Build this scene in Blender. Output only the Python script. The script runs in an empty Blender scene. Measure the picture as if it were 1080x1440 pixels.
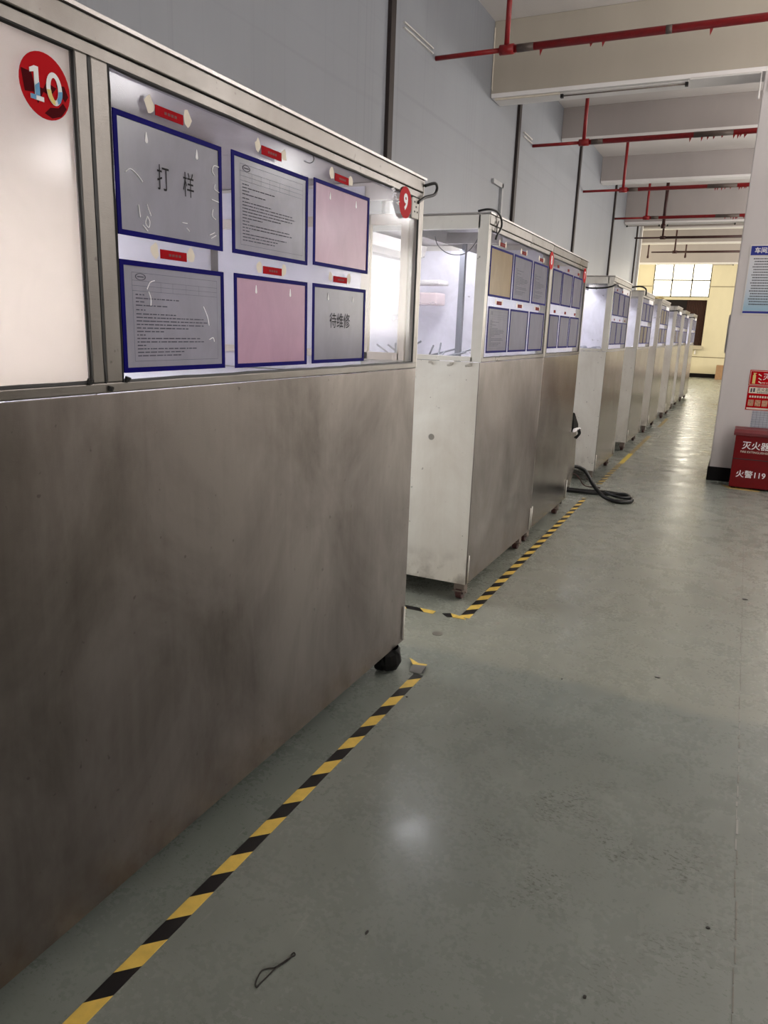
import bpy, math, random
from mathutils import Vector, Matrix
random.seed(7)
S = bpy.context.scene
COL = S.collection

# ---------------------------------------------------------------- camera
cam_d = bpy.data.cameras.new('camera'); cam = bpy.data.objects.new('camera', cam_d); COL.objects.link(cam)
YAW, PITCH, ROLL, FPX = 0.43759781, 0.243361057, 0.0357667275, 1043.76
cr = Vector((math.cos(YAW), math.sin(YAW), 0)); cf = Vector((-math.sin(YAW), math.cos(YAW), 0)); cu = Vector((0, 0, 1))
f2 = cf*math.cos(PITCH) - cu*math.sin(PITCH); u2 = cu*math.cos(PITCH) + cf*math.sin(PITCH)
r3 = cr*math.cos(ROLL) + u2*math.sin(ROLL); u3 = u2*math.cos(ROLL) - cr*math.sin(ROLL)
M = Matrix((r3, u3, -f2)).transposed().to_4x4(); M.translation = (0, 0, 1.5)
cam.matrix_world = M
cam_d.sensor_fit = 'VERTICAL'; cam_d.sensor_height = 36; cam_d.lens = 36*FPX/1440; cam_d.clip_start = 0.05; cam_d.clip_end = 200
S.camera = cam

# ---------------------------------------------------------------- world, lights, exposure
w = bpy.data.worlds.new('world'); S.world = w; w.use_nodes = True
w.node_tree.nodes['Background'].inputs[0].default_value = (0.75, 0.85, 1, 1)
w.node_tree.nodes['Background'].inputs[1].default_value = 0.5
S.view_settings.view_transform = 'Standard'; S.view_settings.look = 'None'
S.view_settings.gamma = 1; S.view_settings.use_curve_mapping = False
S.view_settings.exposure = 0.0

def area(name, loc, sx, sy, power, col, rot=(0, 0, 0)):
    l = bpy.data.lights.new(name, 'AREA'); l.shape = 'RECTANGLE'; l.size = sx; l.size_y = sy
    l.energy = power; l.color = col
    o = bpy.data.objects.new(name, l); COL.objects.link(o); o.location = loc; o.rotation_euler = rot
    return o
NEUT = (1.0, 0.975, 0.955)
def bulb(loc, power, col, rad=0.15):
    l = bpy.data.lights.new('hall_lamp', 'POINT'); l.energy = power; l.color = col; l.shadow_soft_size = rad
    o = bpy.data.objects.new('hall_lamp', l); COL.objects.link(o); o.location = loc; return o
for x, yy, pw in ((2.5, 5.2, 95), (3.4, 9.0, 90), (3.2, 12.5, 100), (3.2, 17.0, 110), (5.8, 7.5, 110), (5.8, 14, 120)):
    bulb((x, yy, 3.5), pw, NEUT, 0.25)
for x, yy, pw in ((2.6, 3.4, 70), (2.6, 7.0, 110), (2.6, 10.5, 80), (2.6, 14.0, 70), (2.6, 17.4, 60), (0.6, -3.0, 30)):
    area('ceiling_fill_light', (x, yy, 3.0), 0.5, 2.0, pw, NEUT, (math.radians(180), 0, 0))  # unseen upward fill added to brighten ceiling and beams
area('fill_behind_camera', (4.4, -4.8, 2.0), 3.0, 2.2, 215, (1.0, 0.975, 0.94), (math.radians(90), 0, 0))  # unseen fill added to brighten faces turned to the camera
area('daylight_right_windows', (7.8, 24.0, 2.6), 12.0, 2.6, 1150, (1.0, 0.95, 0.86)).rotation_euler = (math.radians(90), 0, math.radians(90))
area('gap_fill_light', (-2.72, 3.33, 1.25), 0.5, 1.5, 16, (0.96, 0.98, 1.0), (math.radians(90), 0, math.radians(-90)))  # unseen fill lights added in the gaps to brighten the end panels
area('gap_fill_light', (-2.72, 7.1, 1.3), 1.0, 1.5, 8, (0.96, 0.97, 1.0), (math.radians(90), 0, math.radians(-90)))
WARM = (1.0, 0.90, 0.68)
area('daylight_left_windows', (-8.8, 27.5, 2.9), 9.0, 2.4, 620, WARM).rotation_euler = (math.radians(90), 0, math.radians(-90))
area('daylight_far_window', (-2.65, 32.3, 3.7), 2.1, 1.25, 130, (1, .93, .78), (math.radians(-80), 0, 0))

# ---------------------------------------------------------------- node helpers
def srgb(r, g, b):
    f = lambda c: (c/255/12.92) if c/255 <= 0.04045 else ((c/255+0.055)/1.055)**2.4
    return (f(r), f(g), f(b), 1)
class NT:
    def __init__(s, name):
        s.m = bpy.data.materials.new(name); s.m.use_nodes = True; s.t = s.m.node_tree
        s.b = s.t.nodes['Principled BSDF']; s.out = s.t.nodes['Material Output']
    def n(s, typ, **kw):
        nd = s.t.nodes.new(typ)
        for k, v in kw.items(): setattr(nd, k, v)
        return nd
    def l(s, a, b): s.t.links.new(a, b)
    def pos(s, scale=(1, 1, 1), rot=(0, 0, 0)):
        g = s.n('ShaderNodeNewGeometry'); mp = s.n('ShaderNodeMapping'); s.l(g.outputs['Position'], mp.inputs[0])
        mp.inputs['Scale'].default_value = scale; mp.inputs['Rotation'].default_value = rot
        return mp.outputs[0]
    def noise(s, vec, scale, detail=4, rough=0.55, dist=0.0):
        x = s.n('ShaderNodeTexNoise'); x.inputs['Scale'].default_value = scale; x.inputs['Detail'].default_value = detail
        x.inputs['Roughness'].default_value = rough; x.inputs['Distortion'].default_value = dist
        if vec is not None: s.l(vec, x.inputs['Vector'])
        return x.outputs['Fac']
    def ramp(s, fac, stops):
        r = s.n('ShaderNodeValToRGB'); e = r.color_ramp.elements
        while len(e) < len(stops): e.new(0.5)
        for i, (p, c) in enumerate(stops):
            e[i].position = p; e[i].color = c if len(c) == 4 else (*c, 1)
        s.l(fac, r.inputs[0]); return r.outputs[0]
    def mr(s, fac, a, b, c, d):
        r = s.n('ShaderNodeMapRange'); s.l(fac, r.inputs[0])
        for i, v in enumerate((a, b, c, d)): r.inputs[i+1].default_value = v
        return r.outputs[0]
    def mix(s, fac, a, b, mode='MIX'):
        x = s.n('ShaderNodeMix'); x.data_type = 'RGBA'; x.blend_type = mode
        for sock, v in ((x.inputs[0], fac), (x.inputs[6], a), (x.inputs[7], b)):
            if hasattr(v, 'is_output'): s.l(v, sock)
            else: sock.default_value = v
        return x.outputs[2]
    def math(s, op, a, b=0.0):
        x = s.n('ShaderNodeMath', operation=op)
        for sock, v in ((x.inputs[0], a), (x.inputs[1], b)):
            if hasattr(v, 'is_output'): s.l(v, sock)
            else: sock.default_value = v
        return x.outputs[0]
    def bump(s, h, strength, dist=0.002):
        b = s.n('ShaderNodeBump'); b.inputs['Strength'].default_value = strength; b.inputs['Distance'].default_value = dist
        s.l(h, b.inputs['Height']); s.l(b.outputs[0], s.b.inputs['Normal'])
def simple(name, col, rough=0.5, metal=0.0, var=0.08, scale=18, spec=0.5):
    t = NT(name); f = t.noise(t.pos(), scale)
    c = srgb(*col); lo = tuple(x*(1-var) for x in c[:3])+(1,); hi = tuple(min(1, x*(1+var)) for x in c[:3])+(1,)
    t.l(t.ramp(f, [(0.3, lo), (0.7, hi)]), t.b.inputs['Base Color'])
    t.b.inputs['Roughness'].default_value = rough; t.b.inputs['Metallic'].default_value = metal
    t.b.inputs['Specular IOR Level'].default_value = spec
    return t.m
def emis(name, col, st):
    t = NT(name); t.b.inputs['Base Color'].default_value = (0, 0, 0, 1)
    t.b.inputs['Emission Color'].default_value = (*col, 1); t.b.inputs['Emission Strength'].default_value = st
    return t.m

def metal_mat(name, base, rlo, rhi, seed=0.0, grime=0.35, met=0.92):
    t = NT(name)
    big = t.noise(t.pos((1, 1, 0.75)), 2.3, 6, 0.62, 0.5)
    streak = t.noise(t.pos((14, 14, 1.6)), 2.0, 4, 0.6, 0.5)
    brush = t.noise(t.pos((3, 3, 60)), 14, 3, 0.7)
    spots = t.noise(t.pos(), 38, 2, 0.5)
    fac = t.math('ADD', t.math('MULTIPLY', big, 0.85), t.math('MULTIPLY', streak, 0.15))
    b = srgb(*base)
    dk = tuple(x*(1-grime) for x in b[:3])+(1,)
    dk = (dk[0], dk[1]*0.96, dk[2]*0.93, 1)
    c = t.ramp(fac, [(0.34, dk), (0.62, b)])
    sp = t.mr(spots, 0.71, 0.76, 0.0, 0.5)
    c = t.mix(sp, c, (0.06, 0.05, 0.045, 1))
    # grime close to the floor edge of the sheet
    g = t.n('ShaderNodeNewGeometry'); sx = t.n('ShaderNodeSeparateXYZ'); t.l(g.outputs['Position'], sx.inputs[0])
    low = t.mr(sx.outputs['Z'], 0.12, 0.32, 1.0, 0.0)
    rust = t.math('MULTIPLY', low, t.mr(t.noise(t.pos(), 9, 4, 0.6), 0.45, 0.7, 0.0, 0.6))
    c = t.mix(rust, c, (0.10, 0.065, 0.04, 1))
    t.l(c, t.b.inputs['Base Color']); t.b.inputs['Metallic'].default_value = met
    r = t.mr(t.noise(t.pos((1, 1, 0.7)), 2.6, 6, 0.65, 0.4), 0.3, 0.7, rlo, rhi)
    t.l(r, t.b.inputs['Roughness'])
    h = t.math('ADD', t.math('MULTIPLY', brush, 0.25), t.math('MULTIPLY', t.noise(t.pos(), 1.6, 2, 0.4), 9.0))
    t.bump(h, 0.25, 0.004)
    return t.m

M_STEEL = metal_mat('brushed_steel', (128, 121, 117), 0.27, 0.43, grime=0.48)
M_STEEL2 = metal_mat('smooth_steel', (150, 144, 140), 0.10, 0.22, grime=0.5)
M_ALU = metal_mat('aluminium_angle', (122, 118, 114), 0.25, 0.42, grime=0.25)
M_END = metal_mat('lit_end_metal', (228, 225, 218), 0.36, 0.5, grime=0.18, met=0.25)  # end-side metal, the light falling on that side put into the colour
M_ROOF = metal_mat('galvanised_sheet', (188, 184, 182), 0.35, 0.5, grime=0.2)
M_SEAL = simple('black_sealant', (22, 20, 20), 0.55)
M_DARK = simple('dark_metal_edge', (52, 50, 50), 0.4, 0.6)
M_WHITEIN = simple('white_lining', (236, 234, 242), 0.55, var=0.03, scale=5)
M_CREAM = simple('cream_lining', (226, 216, 200), 0.6, var=0.06, scale=4)
M_RUBBER = simple('black_rubber', (14, 13, 13), 0.6, spec=0.2)
M_CABLE = simple('black_cable', (16, 16, 18), 0.35)
M_WHEEL = simple('maroon_wheel', (64, 34, 32), 0.45)
M_ZINC = simple('zinc_bracket', (128, 116, 108), 0.5, 0.4)
M_BLUE = simple('blue_border', (14, 8, 96), 0.5, var=0.1, spec=0.03)
M_BLUE2 = simple('sign_blue', (26, 40, 140), 0.4, var=0.03)
M_RED = simple('red_tape', (158, 14, 26), 0.6, var=0.1, spec=0.03)
M_BADGE = simple('badge_red', (180, 8, 20), 0.5, var=0.03, spec=0.04)
M_REDD = simple('dull_red_tape', (122, 40, 36), 0.6, spec=0.03)
M_WHITE = simple('white_print', (236, 234, 236), 0.45, var=0.02, spec=0.12)
M_BLACKP = simple('black_print', (24, 22, 26), 0.6, var=0.02, spec=0.12)
M_GREYP = simple('faint_print', (80, 78, 88), 0.7, var=0.1, spec=0.12)
M_PIPE = simple('red_pipe_paint', (140, 18, 22), 0.42, var=0.18)
M_PIPED = simple('dark_pipe_paint', (58, 22, 20), 0.5, var=0.2)
M_SCUFF = simple('bare_pipe', (96, 84, 78), 0.5, 0.3)
M_BAR = simple('brown_channel', (44, 34, 32), 0.5, var=0.15)
M_BOX = simple('extinguisher_red', (106, 4, 11), 0.3, var=0.05, spec=0.25)
M_SKIRT = simple('black_skirting', (20, 17, 18), 0.5, spec=0.12)
M_TBLACK = simple('tape_black', (18, 16, 18), 0.45, var=0.3, scale=30)
M_TYEL = simple('tape_yellow', (224, 190, 92), 0.45, var=0.12, scale=30)
M_TYEL2 = simple('worn_tape_yellow', (176, 152, 82), 0.55, var=0.25, scale=24)
M_TBLK2 = simple('worn_tape_black', (74, 72, 66), 0.55, var=0.3, scale=24)
M_RESID = simple('tape_residue', (226, 216, 200), 0.7, var=0.06)
M_CARD = simple('cardboard', (160, 126, 94), 0.8, var=0.08)
M_CHIP = simple('dark_debris', (34, 28, 26), 0.8)
M_SOCK = simple('socket_plastic', (190, 184, 176), 0.5)
M_FIXT = simple('white_fixture', (222, 218, 214), 0.45, var=0.03)
M_GOLD = simple('pale_gold_print', (226, 200, 120), 0.4)
M_LAMP = emis('cabinet_lamp', (0.95, 0.95, 1.0), 66.0)
M_PANE = emis('bright_window_pane', (1.0, 0.93, 0.74), 5.0)

def glass_mat(name, haze, tint, milky=0.0):
    t = NT(name)
    tr = t.n('ShaderNodeBsdfTransparent'); tr.inputs[0].default_value = tint
    gl = t.n('ShaderNodeBsdfGlossy'); gl.inputs['Roughness'].default_value = 0.12; gl.inputs[0].default_value = (1, 1, 1, 1)
    di = t.n('ShaderNodeBsdfDiffuse'); di.inputs[0].default_value = (0.8, 0.8, 0.82, 1)
    tl = t.n('ShaderNodeBsdfTranslucent'); tl.inputs[0].default_value = (0.85, 0.85, 0.85, 1)
    m0 = t.n('ShaderNodeMixShader'); m0.inputs[0].default_value = 0.5; t.l(di.outputs[0], m0.inputs[1]); t.l(tl.outputs[0], m0.inputs[2])
    m1 = t.n('ShaderNodeMixShader')
    hz = t.mr(t.noise(t.pos((1, 1, 1)), 5, 5, 0.65, 0.8), 0.35, 0.75, haze*0.5+milky, haze*1.6+milky)
    t.l(hz, m1.inputs[0]); t.l(tr.outputs[0], m1.inputs[1]); t.l(m0.outputs[0], m1.inputs[2])
    fr = t.n('ShaderNodeFresnel'); fr.inputs[0].default_value = 1.45
    m2 = t.n('ShaderNodeMixShader'); t.l(t.mr(fr.outputs[0], 0, 1, 0.0, 0.4), m2.inputs[0])
    t.l(m1.outputs[0], m2.inputs[1]); t.l(gl.outputs[0], m2.inputs[2]); t.l(m2.outputs[0], t.out.inputs[0])
    return t.m
M_GLASS = glass_mat('clear_acrylic', 0.07, (0.95, 0.95, 0.96, 1))
M_HAZY = glass_mat('scuffed_acrylic', 0.22, (0.94, 0.95, 0.97, 1))
M_FROST = glass_mat('frosted_acrylic', 0.1, (0.9, 0.9, 0.9, 1), 0.8)

def sheet_mat(name, col, trans=0.4, tint=(0.62, 0.60, 0.66, 1)):
    t = NT(name)
    f = t.noise(t.pos((1, 2, 1)), 7, 4, 0.6, 0.5); c = srgb(*col)
    cc = t.ramp(f, [(0.3, tuple(x*.9 for x in c[:3])), (0.7, tuple(min(1, x*1.06) for x in c[:3]))])
    di = t.n('ShaderNodeBsdfDiffuse'); t.l(cc, di.inputs[0])
    tl = t.n('ShaderNodeBsdfTranslucent'); t.l(t.mix(0.5, cc, tint), tl.inputs[0])
    m = t.n('ShaderNodeMixShader'); m.inputs[0].default_value = trans; t.l(di.outputs[0], m.inputs[1]); t.l(tl.outputs[0], m.inputs[2])
    gl = t.n('ShaderNodeBsdfGlossy'); gl.inputs['Roughness'].default_value = 0.2
    m2 = t.n('ShaderNodeMixShader'); m2.inputs[0].default_value = 0.05
    t.l(m.outputs[0], m2.inputs[1]); t.l(gl.outputs[0], m2.inputs[2]); t.l(m2.outputs[0], t.out.inputs[0])
    return t.m
M_SGREY = sheet_mat('grey_backlit_sheet', (124, 122, 129), 0.2)
M_SPINK = sheet_mat('pink_backlit_sheet', (170, 130, 149), 0.22, (0.72, 0.56, 0.62, 1))
M_STAU = sheet_mat('taupe_backlit_sheet', (128, 120, 108), 0.15, (0.5, 0.48, 0.44, 1))
M_STAN = sheet_mat('tan_backlit_sheet', (150, 131, 103), 0.18, (0.6, 0.5, 0.36, 1))

# wall, ceiling, floor materials
def wall_paint(name, col, var=0.06, seams=False):
    t = NT(name); c = srgb(*col)
    f = t.noise(t.pos((1, 1, 0.35)), 1.3, 5, 0.6, 0.3)
    cc = t.ramp(f, [(0.3, tuple(x*(1-var) for x in c[:3])), (0.7, tuple(min(1, x*(1+var)) for x in c[:3]))])
    if seams:
        st = t.noise(t.pos((0.1, 26, 0.12)), 1.0, 3, 0.6)
        cc = t.mix(t.mr(st, 0.58, 0.74, 0, 0.35), cc, tuple(x*0.72 for x in c[:3])+(1,))
        st2 = t.noise(t.pos((0.1, 0.12, 9)), 1.0, 2, 0.5)
        cc = t.mix(t.mr(st2, 0.62, 0.72, 0, 0.3), cc, tuple(x*0.75 for x in c[:3])+(1,))
    t.l(cc, t.b.inputs['Base Color']); t.b.inputs['Roughness'].default_value = 0.45 if seams else 0.75
    t.bump(t.noise(t.pos(), 40, 3), 0.08)
    return t.m
M_PANEL = wall_paint('grey_sandwich_panel', (146, 149, 156), 0.04, True)
M_CEIL = wall_paint('ceiling_paint', (226, 219, 215))
M_SOFF = wall_paint('white_soffit', (240, 236, 234))  # beam undersides, whiter than the beam sides
M_BEAM2 = wall_paint('beam_paint_grey', (176, 168, 165))
M_BEAM = wall_paint('beam_paint', (184, 175, 161))
M_COLM = wall_paint('column_paint', (206, 200, 199))
M_FARW = wall_paint('cream_far_wall', (208, 200, 172))
M_HALLW = wall_paint('hall_wall_paint', (168, 162, 154))

def floor_mat():
    t = NT('green_grey_epoxy_floor')
    g = t.n('ShaderNodeNewGeometry'); sx = t.n('ShaderNodeSeparateXYZ'); t.l(g.outputs['Position'], sx.inputs[0])
    P = t.pos()
    big = t.noise(P, 0.9, 6, 0.6, 0.4); med = t.noise(P, 5, 5, 0.6, 0.5); fine = t.noise(P, 60, 3, 0.6)
    a = t.ramp(big, [(0.3, srgb(112, 118, 111)), (0.7, srgb(132, 137, 130))])
    # yellower patch beyond y = 3.1
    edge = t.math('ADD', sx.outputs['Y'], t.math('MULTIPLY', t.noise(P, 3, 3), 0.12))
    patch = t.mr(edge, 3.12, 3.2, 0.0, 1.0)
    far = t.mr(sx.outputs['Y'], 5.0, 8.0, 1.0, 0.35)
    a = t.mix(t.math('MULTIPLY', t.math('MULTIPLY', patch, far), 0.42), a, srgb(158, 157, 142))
    a = t.mix(t.mr(med, 0.55, 0.8, 0, 0.12), a, srgb(110, 106, 96))
    # chips
    vd = t.n('ShaderNodeVectorMath', operation='DISTANCE'); t.l(P, vd.inputs[0]); vd.inputs[1].default_value = (-0.2, 2.15, 0)
    cl = t.math('MULTIPLY', t.mr(vd.outputs['Value'], 0.25, 0.75, 1, 0.25), t.mr(t.noise(P, 4.5, 3, 0.5), 0.44, 0.60, 0, 1))
    ch = t.mr(t.noise(t.pos((1, 2.0, 1), (0, 0, 0.5)), 62, 2, 0.5), 0.585, 0.61, 0, 1)
    a = t.mix(t.math('MULTIPLY', cl, t.math('MULTIPLY', ch, 0.85)), a, srgb(66, 66, 60))
    # long scratches
    sc = t.mr(t.noise(t.pos((1.2, 26, 1), (0, 0, 0.6)), 2.2, 3, 0.7, 0.3), 0.70, 0.74, 0, 0.3)
    a = t.mix(sc, a, srgb(92, 90, 84))
    sc2 = t.mr(t.noise(t.pos((26, 1.4, 1), (0, 0, -0.35)), 2.0, 3, 0.7, 0.3), 0.70, 0.73, 0, 0.25)
    a = t.mix(sc2, a, srgb(176, 176, 168))
    t.l(a, t.b.inputs['Base Color'])
    r = t.math('ADD', t.mr(med, 0.3, 0.7, 0.20, 0.35), t.mr(fine, 0.3, 0.7, -0.04, 0.06))
    t.l(r, t.b.inputs['Roughness']); t.b.inputs['Specular IOR Level'].default_value = 0.5
    h = t.math('ADD', t.math('MULTIPLY', fine, 0.35), t.math('MULTIPLY', t.noise(P, 7, 3, 0.5), 1.2))
    t.bump(h, 0.25, 0.002)
    return t.m
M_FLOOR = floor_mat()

# ---------------------------------------------------------------- mesh helpers
class MB:
    def __init__(s): s.v = []; s.f = []; s.mi = []
    def add(s, vs, fs, mi=0):
        o = len(s.v); s.v += [tuple(v) for v in vs]; s.f += [tuple(i+o for i in f) for f in fs]; s.mi += [mi]*len(fs); return s
    def box(s, x0, x1, y0, y1, z0, z1, mi=0):
        vs = [(x, y, z) for z in (z0, z1) for y in (y0, y1) for x in (x0, x1)]
        return s.add(vs, [(0, 2, 3, 1), (4, 5, 7, 6), (0, 1, 5, 4), (2, 6, 7, 3), (0, 4, 6, 2), (1, 3, 7, 5)], mi)
    def cyl(s, a, b, r, n=12, r2=None, mi=0):
        a = Vector(a); b = Vector(b); d = (b-a).normalized(); r2 = r if r2 is None else r2
        u = d.orthogonal().normalized(); w_ = d.cross(u)
        ring = lambda c, rr: [c+(u*math.cos(2*math.pi*i/n)+w_*math.sin(2*math.pi*i/n))*rr for i in range(n)]
        vs = ring(a, r)+ring(b, r2)
        fs = [(i, (i+1) % n, n+(i+1) % n, n+i) for i in range(n)]+[tuple(range(n))[::-1], tuple(range(n, 2*n))]
        return s.add(vs, fs, mi)
    def tube(s, pts, r, n=8, closed=False):
        pts = [Vector(p) for p in pts]; vs = []; L = len(pts); u = None
        for i, p in enumerate(pts):
            d = (pts[(i+1) % L] if (closed or i < L-1) else p) - (pts[i-1] if (closed or i > 0) else p)
            d = d.normalized()
            if u is None: u = d.orthogonal().normalized()
            else: u = (u-d*u.dot(d)).normalized()
            w_ = d.cross(u)
            vs += [p+(u*math.cos(2*math.pi*k/n)+w_*math.sin(2*math.pi*k/n))*r for k in range(n)]
        fs = []
        for i in range(L if closed else L-1):
            j = (i+1) % L
            fs += [(i*n+k, i*n+(k+1) % n, j*n+(k+1) % n, j*n+k) for k in range(n)]
        if not closed: fs += [tuple(range(n))[::-1], tuple((L-1)*n+k for k in range(n))]
        return s.add(vs, fs)
    def prism(s, poly, axis, a, b, mi=0):
        # poly: 2D points in the two other axes, extruded along axis from a to b
        def mk(p, t): return {'x': (t, p[0], p[1]), 'y': (p[0], t, p[1]), 'z': (p[0], p[1], t)}[axis]
        n = len(poly); vs = [mk(p, a) for p in poly]+[mk(p, b) for p in poly]
        fs = [(i, (i+1) % n, n+(i+1) % n, n+i) for i in range(n)]+[tuple(range(n))[::-1], tuple(range(n, 2*n))]
        return s.add(vs, fs, mi)
def spline(pts, k=6):
    P = [Vector(p) for p in pts]; out = []
    for i in range(len(P)-1):
        p0 = P[max(i-1, 0)]; p1 = P[i]; p2 = P[i+1]; p3 = P[min(i+2, len(P)-1)]
        for j in range(k):
            t = j/k; out.append(0.5*((2*p1)+(p2-p0)*t+(2*p0-5*p1+4*p2-p3)*t*t+(3*p1-3*p2+p3-p0)*t**3))
    out.append(P[-1]); return out

ORG = {}
def root(name, loc, label, cat, group=None):
    o = bpy.data.objects.new(name, None); COL.objects.link(o); o.location = loc; o.empty_display_size = 0.1
    ORG[o.name] = Vector(loc); tag(o, label, cat, group); return o
def tag(o, label, cat, group=None, kind=None):
    if label: o['label'] = label
    if cat: o['category'] = cat
    if group: o['group'] = group
    if kind: o['kind'] = kind
    return o
STUFF = {'loose_paint_flake', 'tape_residue', 'scuff_glint', 'faint_lettering', 'printed_lines', 'rule_lines', 'small_lettering', 'socket_hole', 'sealant_blob', 'glue_smear', 'ruled_lines', 'flame_symbol', 'dark_symbol', 'picture_square', 'torn_tape_scrap', 'trim_15'}
def obj(name, mb, mats, parent=None, bevel=0, smooth=False, origin=None):
    if not isinstance(mats, (list, tuple)): mats = [mats]
    if parent is not None: org = ORG[parent.name]
    elif origin is not None: org = Vector(origin)
    else:
        n = len(mb.v); org = Vector((sum(v[0] for v in mb.v)/n, sum(v[1] for v in mb.v)/n, min(v[2] for v in mb.v)))
    me = bpy.data.meshes.new(name); me.from_pydata([tuple(Vector(v)-org) for v in mb.v], [], mb.f)
    for m in mats: me.materials.append(m)
    if len(mats) > 1: me.polygons.foreach_set('material_index', mb.mi)
    if smooth: me.polygons.foreach_set('use_smooth', [True]*len(me.polygons))
    me.update()
    o = bpy.data.objects.new(name, me); COL.objects.link(o)
    if parent is not None:
        o.parent = parent
    else: o.location = org
    ORG[o.name] = org
    if name in STUFF and parent is not None: o['kind'] = 'stuff'
    if bevel:
        b = o.modifiers.new('bevel', 'BEVEL'); b.width = bevel; b.segments = 2; b.limit_method = 'ANGLE'
    return o
def struct(name, mb, m, parent=None, **k):
    o = obj(name, mb, m, parent, **k)
    if parent is None: o['kind'] = 'structure'
    return o
def text_mb(body, size, origin, right, up, depth=0.0006, center=True, bold=0.0, xs=1.0):
    """glyph outlines as thin mesh; origin is the centre, right/up the directions of the text plane"""
    cu_ = bpy.data.curves.new('txt', 'FONT'); cu_.body = body; cu_.size = size; cu_.resolution_u = 3
    cu_.align_x = 'CENTER' if center else 'LEFT'; cu_.align_y = 'CENTER'; cu_.offset = bold
    to = bpy.data.objects.new('txt', cu_); COL.objects.link(to)
    dg = bpy.context.evaluated_depsgraph_get(); me = bpy.data.meshes.new_from_object(to.evaluated_get(dg))
    right = Vector(right).normalized(); up = Vector(up).normalized(); nrm = right.cross(up); o_ = Vector(origin)
    mb = MB(); mb.add([o_+right*v.co.x*xs+up*v.co.y+nrm*depth for v in me.vertices], [tuple(p.vertices) for p in me.polygons])
    bpy.data.objects.remove(to); bpy.data.curves.remove(cu_); bpy.data.meshes.remove(me)
    return mb
def merge(*mbs):
    m = MB()
    for a in mbs: m.add(a.v, a.f)
    return m
YR, ZU = (0, 1, 0), (0, 0, 1)     # text on the cabinet fronts reads along +Y
XR = (1, 0, 0)                    # text on the column reads along +X

# ---------------------------------------------------------------- setting
WX, CEIL, YF, YB, XR_ = -2.98, 4.81, 32.7, -5.0, 8.0
WE = 21.8
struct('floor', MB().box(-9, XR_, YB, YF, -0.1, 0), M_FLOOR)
struct('ceiling', MB().box(-9, XR_, YB, YF, CEIL, CEIL+0.1), M_CEIL)
# left partition: sandwich panels between dark channels
wl = struct('wall_left', MB().box(WX-0.1, WX-0.03, YB, WE, 0, CEIL), M_PANEL)
ys = [YB, -1.3, 2.4, 6.15, 9.92, 13.65, 17.42, 21.2, WE]
for i in range(len(ys)-1):
    g0 = 0.0 if i == 0 else 0.012
    obj('wall_panel', MB().box(WX-0.03, WX, ys[i]+g0, ys[i+1]-0.012, 0, CEIL), M_PANEL, wl)
for y in ys[1:-1]:
    obj('brown_channel', MB().box(WX-0.005, WX+0.035, y-0.045, y+0.045, 0, CEIL), M_BAR, wl, bevel=0.004)
struct('trim_1', MB().box(WX-0.12, WX+0.06, WE, WE+0.12, 0, CEIL), M_FIXT)
struct('baseboard_left', MB().box(WX, WX+0.015, YB, WE, 0, 0.12), M_SKIRT)
struct('wall_right', MB().box(XR_, XR_+0.1, YB, YF, 0, CEIL), M_HALLW)
struct('wall_back', MB().box(-9, XR_, YB-0.1, YB, 0, CEIL), M_HALLW)
struct('wall_far_left', MB().box(-9.1, -9, YB, YF, 0, CEIL), M_FARW)
# far wall with the upper window and the dark opening
WL0, WL1, WZ0, WZ1 = -3.75, -1.61, 3.08, 4.37
DL0, DL1, DZ0, DZ1 = -3.75, -1.65, 1.24, 2.98
fw = MB()
fw.box(-9, WL0, YF, YF+0.2, 0, CEIL); fw.box(WL1, XR_, YF, YF+0.2, 0, CEIL)
fw.box(WL0, WL1, YF, YF+0.2, WZ1, CEIL); fw.box(WL0, WL1, YF, YF+0.2, DZ1, WZ0); fw.box(WL0, WL1, YF, YF+0.2, 0, DZ0)
fw.box(DL1, WL1, YF, YF+0.2, DZ0, DZ1)
fwall = struct('wall_far', fw, M_FARW)
GRV = simple('groove_shade', (120, 108, 84), 0.8)
obj('groove', MB().box(WL1+0.02, 4, YF-0.012, YF, 3.48, 3.505), GRV, fwall)
obj('groove', MB().box(-9, WL0-0.02, YF-0.012, YF, 3.48, 3.505), GRV, fwall)
obj('groove', MB().box(-9, 4, YF-0.012, YF, 0.79, 0.815), GRV, fwall)
struct('baseboard_far', MB().box(-9, XR_, YF-0.03, YF, 0, 0.16), M_SKIRT)
wf = MB()
for x in (WL0, WL0+0.70, WL0+1.44, WL1-0.03): wf.box(x-0.012, x+0.042, YF+0.02, YF+0.08, WZ0, WZ1)
for z in (WZ0, 3.71, WZ1-0.03): wf.box(WL0, WL1, YF+0.02, YF+0.08, z-0.01, z+0.04)
win = struct('window_1', wf, simple('grey_window_bar', (90, 86, 72), 0.5))
xe = [WL0+0.03, WL0+0.70, WL0+1.44, WL1-0.03]; ze = [WZ0+0.03, 3.71, WZ1-0.03]
for i in range(3):
    for j in range(2):
        x0 = xe[i]+(0.03 if i else 0); z0 = ze[j]+(0.03 if j else 0)
        obj('window_pane', MB().box(x0, xe[i+1], YF+0.05, YF+0.06, z0, ze[j+1]), M_PANE, win)
M_CURT = simple('dark_curtain', (60, 34, 26), 0.8, var=0.2)
dk = MB().box(DL0, DL1, YF+0.16, YF+0.2, DZ0, DZ1)
door = struct('window_2', dk, simple('dark_night_glass', (26, 20, 20), 0.3))
cv = MB(); n = 24
for k in range(n):
    x = DL1-0.02-k*0.03; y = YF+0.11+(0.02 if k % 2 else -0.02)
    cv.add([(x, y, DZ0), (x, y, DZ1), (x-0.03, YF+0.11+(-0.02 if k % 2 else 0.02), DZ1), (x-0.03, YF+0.11+(-0.02 if k % 2 else 0.02), DZ0)], [(0, 1, 2, 3)])
obj('curtain', cv, M_CURT, door)
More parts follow.
